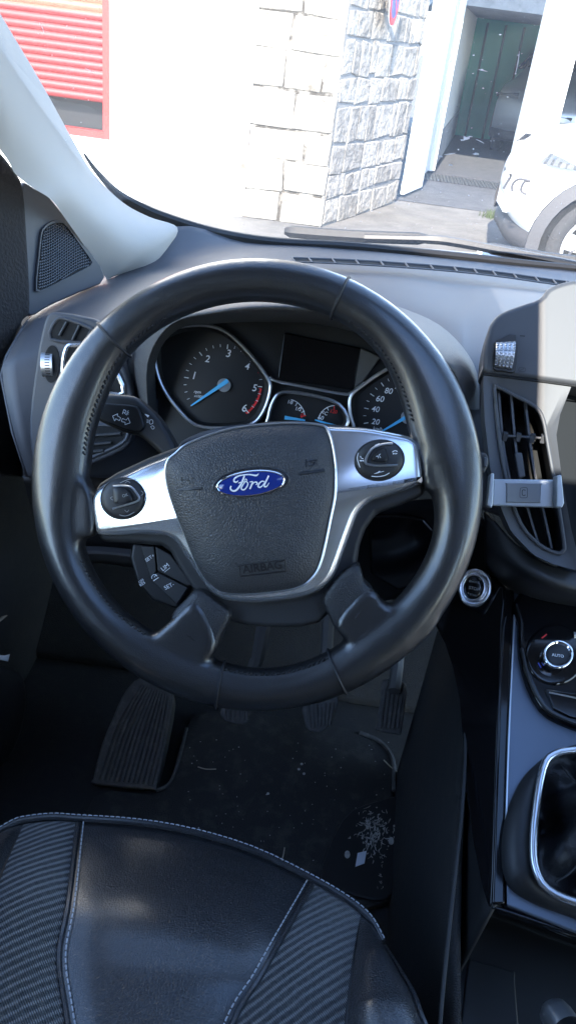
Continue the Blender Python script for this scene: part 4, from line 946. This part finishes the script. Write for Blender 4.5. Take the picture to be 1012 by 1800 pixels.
rb = MB()
for k in range(12):
    u = (k+.5)/12; xa, ya = lerp(246, 300, u), lerp(1202, 1222, u); xm, ym = lerp(203, 292, u), lerp(1272, 1290, u); xb, yb = lerp(170, 270, u), lerp(1370, 1380, u)
    rb.tube([FRp.p(x, y, .0012) for x, y in spl([(xa, ya), (xm, ym), (xb, yb)], 5)], .0024, seg=6)
rb.build('footrest_rib', M['rubber'], fro)
FLp = Pl((0, 0, .362), (0, 0, 1))
fm = thing('floor_mat', 'dusty black floor mat with curved right edge covering the footwell', 'floor mat', FLp.p(450, 1450))
MB().prism(spl([(150, 1560), (165, 1400), (270, 1396), (300, 1370), (320, 1300), (360, 1250), (520, 1262), (640, 1288), (678, 1310), (692, 1340), (690, 1400), (720, 1420), (716, 1500), (690, 1575), (660, 1590), (560, 1620), (400, 1700)], 3, True), FLp, -.006, .004).build('mat_body', M['mat'], fm, bev=.003)
MB().tube([FLp.p(x, y, .006) for x, y in spl([(632, 1288), (668, 1304), (690, 1335), (692, 1390)], 5)], .0035, seg=6).build('mat_binding', M['rubber'], fm)
MB().tube([FLp.p(x, y, .006) for x, y in spl([(275, 1390), (300, 1375), (316, 1330), (328, 1280)], 5)], .0028, seg=6).build('mat_binding', M['rubber'], fm)
MB().prism(spl([(602, 1440), (660, 1408), (722, 1402), (716, 1480), (694, 1560), (668, 1582), (612, 1570), (562, 1548)], 3, True), FLp, .003, .009).build('heel_pad', M['dark'], fm, bev=.003)
# dried mud splash on the heel pad
md = MB()
rnd = random.Random(5)
for k in range(110):
    x, y = rnd.gauss(658, 13), rnd.gauss(1458, 19); an = rnd.gauss(2.0, .55); L_ = rnd.uniform(4, 15)
    pts = [(x, y)]
    for q in range(3): an += rnd.gauss(0, .45); pts.append((pts[-1][0]+L_/3*math.cos(an), pts[-1][1]+L_/3*math.sin(an)))
    md.ribbon(pts, [.4, rnd.uniform(.8, 2.6), rnd.uniform(.6, 2.2), .3], FLp, .0096+.00002*k)
for k in range(14):
    x, y = rnd.gauss(669, 5), rnd.uniform(1495, 1565); md.ribbon([(x, y), (x+rnd.uniform(-2, 2), y+2), (x+rnd.uniform(-3, 3), y+rnd.uniform(3, 7))], [.3, 1.0, .3], FLp, .0096)
for x, y in ((610, 1502), (687, 1478)): md.add([FLp.p(*q, .0098) for q in ell((x, y), 5, 7, 0, 12)], [tuple(range(12))])
for k in range(60): md.add([FLp.p(*q, .0096) for q in ell((random.gauss(660, 20), random.gauss(1462, 18)), random.uniform(.6, 2.4), random.uniform(.6, 2.4), 0, 6)], [tuple(range(6))])
for k in range(110): md.add([FLp.p(*q, .0046) for q in ell((random.uniform(330, 690), random.uniform(1300, 1600)), random.uniform(.4, 1.3), random.uniform(.4, 1.3), 0, 6)], [tuple(range(6))])
for x, y in ((525, 1352), (530, 1343), (534, 1360), (471, 1395)): md.add([FLp.p(*q, .0048) for q in ell((x, y), 2.6, 2.4, 0, 7)], [tuple(range(7))])
mo = md.build('dried_mud', M['dust'], fm, recalc=False); mo['kind'] = 'stuff'
pp = MB().poly3([FLp.p(624, 1524, .0105), FLp.p(628, 1500, .013), FLp.p(644, 1496, .0105), FLp.p(640, 1518, .011)], V((0, 0, .0008))).build('paper_scrap', M['paper'], None)
tag(pp, 'small white paper scrap lying on the muddy heel pad', 'paper scrap')
for lab, pts in (('pale straw on the mat just below the footrest edge', [(348, 1348), (362, 1352), (380, 1352)]), ('short straw at the front edge of the seat', [(494, 1515), (498, 1503), (500, 1490)]), ('crossed straw on the mat binding near the accelerator', [(674, 1336), (686, 1348), (697, 1356)])):
    o = MB().tube([FLp.p(x, y, .0075) for x, y in spl(pts, 3)], .0009, seg=5).build('straw', M['straw'], None); tag(o, lab, 'straw', 'bits of straw on the floor mat')
# torn tape on the door edge
o = MB().loft([[DK.p(-6, 1150, .02), DK.p(8, 1152, .022), DK.p(18, 1150, .02)], [DK.p(-6, 1158, .022), DK.p(8, 1161, .025), DK.p(15, 1163, .022)]], 3, 3).build('tape_scrap', M['paper'], None, solid=.0006); tag(o, 'torn white tape scrap stuck on the door edge at the far left', 'tape')
o = MB().tube([DK.p(-5, 1096, .02), DK.p(5, 1086, .024), DK.p(13, 1082, .02)], [.0008, .0024, .0006], seg=5).build('lint_scrap', M['straw'], None); tag(o, 'pale lint shred above the white tape on the door edge', 'lint')

# ================================================================== WIPERS
def wiper(label, pts, arm, y0):
    r = thing('windscreen_wiper', label, 'wiper', Y(*arm[-1], y0), 'wipers lying at the base of the windscreen')
    b = MB(); q = [Y(x, y, y0) for x, y in spl(pts, 4)]
    b.tube(q, [.006]+[.011]*(len(q)-2)+[.006], seg=6); b.build('wiper_blade', M['seal'], r)
    MB().tube([Y(x, y, y0-.015) for x, y in spl(arm, 4)], [.006]*4+[.008]*(len(spl(arm, 4))-4), seg=6).build('wiper_arm', M['darker'], r)
wiper('grey wiper blade lying across the windscreen base below the stone wall', [(500, 406), (560, 411), (640, 416), (756, 420)], [(640, 418), (756, 421), (800, 426), (856, 436), (930, 450), (1030, 470)], .90)
wiper('dark wiper blade at the windscreen base below the white car', [(850, 434), (930, 449), (1012, 460), (1100, 468)], [(960, 456), (1012, 466), (1100, 480)], .93)

# ================================================================== OUTSIDE
GZ = 0.0; KS = (CC.z-GZ)/CC.z
def G(x, y, dz=0): return V((CC.x+(x-CC.x)*KS, CC.y+(y-CC.y)*KS, GZ+dz))
g = MB().add([V((-80, -60, GZ)), V((80, -60, GZ)), V((80, 80, GZ)), V((-80, 80, GZ))], [(0, 1, 2, 3)]).build('ground', M['concrete'], None); struct(g)
dw = MB().add([G(.05, 7.55, .004), G(8, 7.75, .004), G(8, 15, .004), G(.4, 15, .004)], [(0, 1, 2, 3)]).build('driveway', M['shade_asphalt'], None); struct(dw)  # dark asphalt colour also stands in for missing shade before the garage
y0 = Z(800, 318, GZ).y; xg = Z(742, 316, GZ).x
dg = MB().add([V((xg-.05, y0-.26, GZ+.008)), V((8, y0-.26, GZ+.008)), V((8, y0+.26, GZ+.008)), V((xg+.05, y0+.26, GZ+.008))], [(0, 1, 2, 3)]).build('drain_grate', M['grate'], None); struct(dg)

COR = G(-.305, 5.9); cy = COR.y; FAC = Pl(COR, (0, -1, 0))
END = G(.26, 7.40); sd = (END-COR).normalized(); SID = Pl(COR, V((sd.y, -sd.x, 0)))
hs = thing('house', 'white plastered house with a pale stone block corner and red window', 'building', (-2.5, cy+.5, GZ))
xe = FAC.p(440, 200).x
hole_r, hole_b = FAC.p(193, 120).x, FAC.p(185, 246).z
Hh = 6.5; ww = 1.5; wh_ = 2.1; wl = hole_r-ww
def bxz(mb, x0, x1, y0_, y1_, z0, z1): return mb.box(((x0+x1)/2, (y0_+y1_)/2, (z0+z1)/2), (x1-x0, y1_-y0_, z1-z0))
pw = MB()
bxz(pw, hole_r, xe, cy, cy+.5, GZ, Hh); bxz(pw, wl, hole_r, cy, cy+.5, GZ, hole_b); bxz(pw, wl, hole_r, cy, cy+.5, hole_b+wh_, Hh); bxz(pw, wl-6, wl, cy, cy+.5, GZ, Hh)
pw.build('plaster_wall', M['plaster'], hs)
wn = MB(); fw = hole_r-FAC.p(180, 120).x
bxz(wn, hole_r-fw, hole_r, cy+.01, cy+.12, hole_b, hole_b+wh_); bxz(wn, wl, wl+fw, cy+.01, cy+.12, hole_b, hole_b+wh_); bxz(wn, wl+fw+.001, hole_r-fw-.001, cy+.012, cy+.118, hole_b, hole_b+.05); bxz(wn, wl+fw+.001, hole_r-fw-.001, cy+.012, cy+.118, hole_b+wh_-.05, hole_b+wh_)
wo_ = wn.build('window', M['red_paint'], hs)
blind_b = FAC.p(150, 178).z; bl = MB(); z = blind_b; pit = .052
while z < hole_b+wh_-.07:
    x0_, x1_ = wl+fw+.005, hole_r-fw-.003; prof_ = [(.055, 0), (.045, .010), (.041, .026), (.045, .042), (.055, pit)]
    bl.grid([[V((x0_, cy+a, z+b)), V((x1_, cy+a, z+b))] for a, b in prof_]); z += pit
bl.build('roller_blind', M['blind'], wo_)
bxz(MB(), wl, hole_r, cy+.2, cy+.22, hole_b, hole_b+wh_).build('window_interior', M['darker'], wo_)
MB().add([V((wl+fw, cy+.03, hole_b+.05)), V((hole_r-fw, cy+.03, hole_b+.05)), V((hole_r-fw, cy+.03, hole_b+wh_-.05)), V((wl+fw, cy+.03, hole_b+wh_-.05))], [(0, 1, 2, 3)]).build('pane', M['pane'], wo_)
# stone blocks
def stones(o, u, length, nrm, heights, wmin, wmax, gap, jut, seed, left_jag=0.0, m_='stone'):
    rnd = random.Random(seed); mb = MB(); z = GZ; row = 0
    while z < 4.6:
        h = rnd.uniform(*heights); x = -(left_jag*rnd.random() if left_jag else 0)
        while x < length-.02:
            w = min(rnd.uniform(wmin, wmax), length-x)
            if length-x-w < wmin*.5: w = length-x
            parts = [(z, h)]
            if rnd.random() < .18 and h > .24: s_ = rnd.uniform(.4, .6); parts = [(z, h*s_), (z+h*s_, h*(1-s_))]
            for zz, hh in parts:
                d = jut*rnd.uniform(.4, 1.2); c = []
                for a, b in ((x+gap, zz+gap), (x+w-gap*.2, zz+gap), (x+w-gap*.2, zz+hh-gap*.2), (x+gap, zz+hh-gap*.2)):
                    a += rnd.uniform(-1, 1)*gap*1.3; b += rnd.uniform(-1, 1)*gap*1.3
                    c.append(o+u*min(a, length)+V((0, 0, b))+nrm*(d*rnd.uniform(.85, 1.15)))
                mb.poly3(c, -nrm*(d+.05))
            x += w
        z += h; row += 1
    return mb
ux = V((1, 0, 0))
MB().box((xe/2+COR.x/2, cy+.26, 3.1), (COR.x-xe-.012, .5, 6.7)).build('mortar_core', M['mortar'], hs)
xs0 = FAC.p(432, 300).x
stones(V((xs0, cy+.01, 0)), ux, COR.x-xs0, V((0, -1, 0)), (.19, .27), .22, .46, .010, .014, 3, .06).build('stone_corner', M['stone'], hs, bev=.012, seg=2)
ln = (END-COR).length
nS = V((sd.y, -sd.x, 0))
MB().add([COR-nS*.3, END-nS*.3, END+V((0, 0, 6.5))-nS*.3, COR+V((0, 0, 6.5))-nS*.3, COR-nS*.012, END-nS*.012, END+V((0, 0, 6.5))-nS*.012, COR+V((0, 0, 6.5))-nS*.012], [(0, 1, 2, 3), (4, 5, 6, 7), (0, 1, 5, 4), (1, 2, 6, 5), (2, 3, 7, 6), (3, 0, 4, 7)]).build('side_mortar', M['side_mortar'], hs)
stones(COR+V((0, .02, 0)), sd, ln, nS, (.13, .27), .10, .40, .012, .006, 11, 0, 'stone_side').build('stone_side_wall', M['stone_side'], hs, bev=.012, seg=2)
MB().box((-2.6, cy+.5, 6.7), (5.4, 1.4, .25)).build('eaves', M['plaster'], hs)
rk = MB().box((FAC.p(385, 388).x, cy-.03, FAC.p(385, 389).z), (.28, .06, .03)).build('red_marker', M['red_paint'], None, bev=.01); tag(rk, 'thin red painted strip low on the white wall above the wiper', 'painted strip')

# no parking sign on the stone wall
sg_ = thing('no_parking_sign', 'round red and blue no parking sign on the stone side wall', 'sign', SID.p(691, 5, .05))
sc_ = SID.p(694, -2, .10); sdir = V((math.sin(R(10)), math.cos(R(10)), 0)); nn = V((sdir.y, -sdir.x, 0)); a = sdir; b = V((0, 0, 1))
MB().disc(sc_, nn, .165, .006, 40).build('sign_rim', M['sign_red'], sg_)
MB().disc(sc_+nn*.006, nn, .12, .0015, 40).build('sign_face', M['sign_blue'], sg_)
MB().add([sc_+nn*.0085+(a*x+b*y)*.12 for x, y in ((-.78, .62), (-.62, .78), (.78, -.62), (.62, -.78))], [(0, 1, 2, 3)]).build('sign_bar', M['sign_red'], sg_)
MB().disc(sc_-nn*.0035, nn, .172, .003, 40).build('sign_back', M['white_paint'], sg_)
MB().box(sc_-nn*.045, (.08, .05, .03)).build('sign_bracket', M['pedal_metal'], sg_)

# garage building
ga = thing('garage', 'white garage with green back wall, grey ceiling and thick white post', 'garage', (4, 13, GZ))
J = Z(757, 302, GZ); BK = Z(797, 238, GZ)
ytop = BK.y+.05
ceil_z = at(832, 30, 'y', ytop).z
d = (BK-J); lw = MB(); pz = at(790, 190, 'y', BK.y).z
def wall(mb, a, b, z0, z1, t):
    n_ = V((b-a)[:]).cross(V((0, 0, 1))).normalized()*t
    v_ = [V((q.x, q.y, z)) for z in (z0, z1) for q in (a, b, b+n_, a+n_)]
    mb.add(v_, [(0, 1, 2, 3), (4, 5, 6, 7), (0, 1, 5, 4), (1, 2, 6, 5), (2, 3, 7, 6), (3, 0, 4, 7)])
B2 = BK+d.normalized()*1.2
plz = pz; wall(lw, J, B2, plz, ceil_z+.4, -.2); lw.build('side_wall', M['white_paint'], ga)
lw = MB(); wall(lw, J+V((.01, 0, 0)), B2+V((.01, 0, 0)), GZ, plz-.004, -.2); lw.build('plinth', M['grey_wall'], ga)
gx = BK.x-.6
bxz(MB(), gx, gx+10, ytop+.02, ytop+.14, GZ, ceil_z).build('back_wall', M['green'], ga)
rb = MB()
for k in range(34): bxz(rb, gx+.2+k*.285, gx+.235+k*.285, ytop+.002, ytop+.022, GZ, ceil_z-.05)
rb.build('wall_seam', M['green_dark'], ga)
bxz(MB(), J.x-.3, J.x+10, J.y+.3, ytop+.3, ceil_z, ceil_z+.2).build('ceiling', M['grey_wall'], ga)
bxz(MB(), J.x+9.8, J.x+10, J.y+.3, ytop, GZ, ceil_z).build('far_side_wall', M['grey_wall'], ga)
pb = 8.55
xl, xr_ = at(905, 270, 'y', pb).x, at(968, 270, 'y', pb).x
bxz(MB(), xl, xr_, pb, pb+.35, GZ, ceil_z+.6).build('post', M['white_paint'], ga, bev=.01)
bxz(MB(), J.x-.3, J.x+10, pb+.002, pb+.36, ceil_z+.61, ceil_z+1.5).build('lintel', M['white_paint'], ga)
# door leaf, folded open, and jamb leaf
def leaf(label, pa, pb_, z1, extra):
    r = thing('garage_door_leaf', label, 'door leaf', (pa+pb_)/2, 'folding garage door leaves')
    m_ = MB(); wall(m_, pa, pb_, GZ+.03, z1, .045); o = m_.build('leaf_panel', M['white_paint'], r, bev=.006)
    e = (pb_-pa).normalized(); n_ = V((e.y, -e.x, 0)); L_ = (pb_-pa).length
    h_ = MB()
    for (u, z, w, hh) in extra: c = pa+e*(L_*u)+V((0, 0, z*1.15))+n_*.004; h_.add([c-e*w/2-V((0, 0, hh/2)), c+e*w/2-V((0, 0, hh/2)), c+e*w/2+V((0, 0, hh/2)), c-e*w/2+V((0, 0, hh/2))], [(0, 1, 2, 3)])
    if extra: h_.build('leaf_fitting', M['chrome_dull'], r, recalc=False)
    return r
A0 = Z(701, 347, GZ); A1 = Z(733, 333, GZ)
leaf('wide white garage door leaf folded open against the stone wall', A0, A1, 3.2, [(.45, .33, .09, .10), (.78, .33, .12, .14), (.12, 1.35, .03, .05), (.12, 1.22, .03, .05), (.6, 1.75, .07, .16)])
B0_ = Z(737, 302, GZ); B1_ = Z(745, 303, GZ)
leaf('narrow white garage door leaf behind the wide one', Z(735, 312, GZ), Z(745, 303, GZ), 3.2, [])
leaf('narrow white garage door jamb leaf at the inner wall edge', Z(748, 304, GZ), Z(758, 304, GZ), 3.3, [(.5, 1.6, .03, .3)])
# grass tuft
gt = MB()
gc = Z(862, 382, GZ)
for k in range(110):
    p = gc+V((random.gauss(0, .05), random.gauss(0, .05), 0)); h = random.uniform(.03, .09); l = V((random.uniform(-.03, .03), random.uniform(-.03, .03), h)); w = V((.004, .002, 0))
    gt.add([p-w, p+w, p+l], [(0, 1, 2)])
o = gt.build('grass_tuft', M['grass'], None, recalc=False); struct(o, 'stuff')

# ------------------------------------------------------------------ cars
def car(name, label, paint, loc, rz, extra=False, WX=.82):
    r = thing(name, label, 'car', loc); r.rotation_euler = (0, 0, rz); org = V(loc)
    def P(x, y, z): return org+V((x, y, z))           # car runs along +x, front at x=0, y across
    prof = [(.10, .30), (.02, .42), (.0, .55), (.03, .70), (.14, .82), (.30, .90), (.70, .98), (1.10, 1.03), (1.35, 1.10), (1.75, 1.36), (2.1, 1.49), (2.8, 1.52), (3.4, 1.46), (3.9, 1.2), (4.15, 1.0), (4.22, .7), (4.18, .4), (4.0, .30)]
    rows_ = []
    for t in (-1, -.97, -.88, -.7, -.4, 0, .4, .7, .88, .97, 1):
        rw = []
        for x, z in prof:
            back = .34*abs(t)**3.2*(1 if x < 1 else 0)*max(0, 1-x/.9); fb = .2*abs(t)**3*max(0, (x-3.4)/.8)
            wid = .90
            if z > 1.02: wid = .90-.30*min(1, (z-1.0)/.5)
            zz = z-(.10 if z > .8 else .03)*abs(t)**6
            rw.append(P(x+back-fb, t*wid, zz))
        rows_.append(rw)
    bo = MB().loft(rows_, 4, 3)
    # close the sides
    for side in (0, -1):
        e = spl(rows_[side], 4); bo.add(e, [tuple(range(len(e)))])
    bo.build('body', paint, r, smooth=True)
    MB().loft([[P(.16+.34*abs(t)**3.2, t*.905, .36) for t in (-1, -.8, -.4, 0, .4, .8, 1)], [P(.03+.34*abs(t)**3.2, t*.915, .33) for t in (-1, -.8, -.4, 0, .4, .8, 1)], [P(.05+.34*abs(t)**3.2, t*.915, .22) for t in (-1, -.8, -.4, 0, .4, .8, 1)], [P(.3+.34*abs(t)**3.2, t*.88, .18) for t in (-1, -.8, -.4, 0, .4, .8, 1)]], 4, 3).build('lower_bumper', M['car_black'], r, smooth='all')
    MB().box(P(2.1, 0, .26), (3.6, 1.74, .16)).build('sill', M['car_black'], r, bev=.03)
    for s in (-1, 1):
        # headlamp wrapping the corner
        def xs_(z_):
            for (xa, za), (xb, zb) in zip(prof, prof[1:]):
                if za <= z_ <= zb: return xa+(xb-xa)*(z_-za)/(zb-za)
            return .1
        hl = []
        for top_, f_ in ((1, 0), (.5, 0), (0, 0)):
            rw = []
            for i_, (t, dx) in enumerate(((.62, 0), (.78, 0), (.9, 0), (.97, 0), (1, 0), (1, .12), (1, .26), (1, .38))):
                zt = .80+.02*i_/3; zb_ = .735+.012*i_ if i_ < 5 else .795+.02*(i_-5)
                z_ = lerp(zb_, zt, top_); x_ = xs_(z_); bk = .34*t**3.2*max(0, 1-x_/.9)
                zz = z_-(.10 if z_ > .8 else .03)*t**6+.02
                rw.append(P(x_+bk+dx-.034, s*(.9*t+.022), zz))
            hl.append(rw)
        MB().loft(hl, 4, 3).build('headlight', M['lamp'], r, smooth='all')
        for wx in (WX, 3.42):
            w = MB(); c = P(wx, s*.845, .335)
            w.tube([c+V((math.cos(k*math.pi/18)*.265, 0, math.sin(k*math.pi/18)*.265)) for k in range(36)], .075, True, 12)
            wo2 = w.build('wheel', M['tyre'], r, smooth='all')
            rmm = MB().disc(c+V((0, s*.03, 0)), V((0, s, 0)), .215, .02, 36)
            rmm.build('rim', M['darker'], wo2)
            sp2 = MB()
            for k in range(5):
                a = k*2*math.pi/5+.4; u = V((math.cos(a), 0, math.sin(a))); w_ = V((-math.sin(a), 0, math.cos(a))); b = c+V((0, s*.062, 0))
                sp2.poly3([b+w_*.035, b-w_*.035, b+u*.205-w_*.05, b+u*.205+w_*.05], V((0, -s*.02, 0)))
            sp2.tube([c+V((math.cos(k*math.pi/18)*.212, s*.055, math.sin(k*math.pi/18)*.212)) for k in range(36)], .014, True, 8)
            sp2.build('spokes', M['rim'], wo2)
            ar = MB(); N_ = 20
            for rad in (.355, .44):
                pass
            inn = [P(wx+math.cos(a)*.36, s*.938, .335+math.sin(a)*.36) for a in [R(-14+208*k/N_) for k in range(N_+1)]]
            out_ = [P(wx+math.cos(a)*.435, s*.925, .335+math.sin(a)*.435) for a in [R(-14+208*k/N_) for k in range(N_+1)]]
            inb = [q-V((0, s*.25, 0)) for q in inn]
            ar.grid([[q-V((0, s*.03, 0)) for q in out_], out_, inn, inb]).build('wheel_arch', M['car_black'], r, smooth=True)
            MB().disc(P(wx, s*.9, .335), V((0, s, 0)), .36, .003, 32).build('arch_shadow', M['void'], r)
        MB().add([P(1.55, s*.80, 1.14), P(2.0, s*.70, 1.42), P(3.2, s*.68, 1.44), P(3.6, s*.74, 1.2), P(3.6, s*.84, 1.1), P(1.5, s*.86, 1.08)], [tuple(range(6))]).build('side_window', M['carglass'], r, solid=.03)
    MB().loft([[P(1.36, y, 1.125) for y in (-.72, -.3, .3, .72)], [P(1.74, y*.85, 1.375) for y in (-.72, -.3, .3, .72)], [P(2.02, y*.8, 1.478) for y in (-.72, -.3, .3, .72)]], 3, 3).build('windscreen', M['carglass'], r, smooth='all', solid=-.012)
    gr = MB().box(P(.035, 0, .58), (.06, .44, .10)); gr.build('grille', M['darker'], r, bev=.02)
    MB().box(P(.03, 0, .44), (.05, .42, .11)).build('number_plate', M['white_paint'], r)
    if extra:
        sl_ = MB(); yn = loc[1]-.9
        for pts in ([(889, 339), (894, 330), (900, 319)], [(905, 343), (904, 334), (909, 325), (916, 321), (924, 321), (936, 323)], [(928, 347), (920, 342), (921, 333), (926, 325), (936, 323)]):
            q = [at(x, y, 'y', yn) for x, y in spl(pts, 3)]
            for k_ in range(len(q)):
                t_ = 1-max(0, (loc[0]+.40-q[k_].x))*.35; q[k_] = V((q[k_].x, loc[1]-.9*t_-.006, q[k_].z))
            sl_.tube(q, .008, seg=6)
        sl_.build('bumper_slits', M['car_black'], r)
    return r
fx = at(897, 330, 'y', 5.2)
WXn = at(1052, 445, 'y', 4.6).x-fx.x
cw = car('parked_car', 'white car with black wheel arch parked across the front of the garage', M['car_white'], (fx.x, 5.55, GZ), R(0), True, WXn)
cs_ = car('parked_car', 'silver grey car parked in the shade inside the garage', M['car_silver'], (at(958, 280, 'y', 12.0).x, 12.0, GZ), R(74))

# ================================================================== LIGHT
SUN_EL, TRAV = 35, V((.12, .993))
az_to = V((-TRAV.x, -TRAV.y)).normalized()
sv = V((az_to.x*math.cos(R(SUN_EL)), az_to.y*math.cos(R(SUN_EL)), math.sin(R(SUN_EL))))
sd_ = bpy.data.lights.new('sun', 'SUN'); so2 = bpy.data.objects.new('sun', sd_); COL.objects.link(so2)
sd_.energy = 2.8; sd_.angle = R(.5); sd_.color = (1, .90, .76)
so2.rotation_euler = sv.to_track_quat('Z', 'Y').to_euler()
w = bpy.data.worlds.new('World'); sc.world = w; w.use_nodes = True; nt = w.node_tree
sky = nt.nodes.new('ShaderNodeTexSky'); sky.sky_type = 'NISHITA'; sky.sun_disc = False
sky.ozone_density = 2.6; sky.dust_density = .3; sky.sun_elevation = R(SUN_EL); sky.sun_rotation = math.atan2(sv.x, sv.y)
bg = nt.nodes['Background']; bg.inputs['Strength'].default_value = .15; nt.links.new(sky.outputs['Color'], bg.inputs['Color'])
sc.view_settings.view_transform = 'Standard'; sc.view_settings.look = 'None'; sc.view_settings.exposure = 3.0; sc.view_settings.gamma = 1
sc.cycles.use_denoising = True; sc.cycles.max_bounces = 8; sc.cycles.transparent_max_bounces = 16
sc.cycles.sample_clamp_indirect = 6
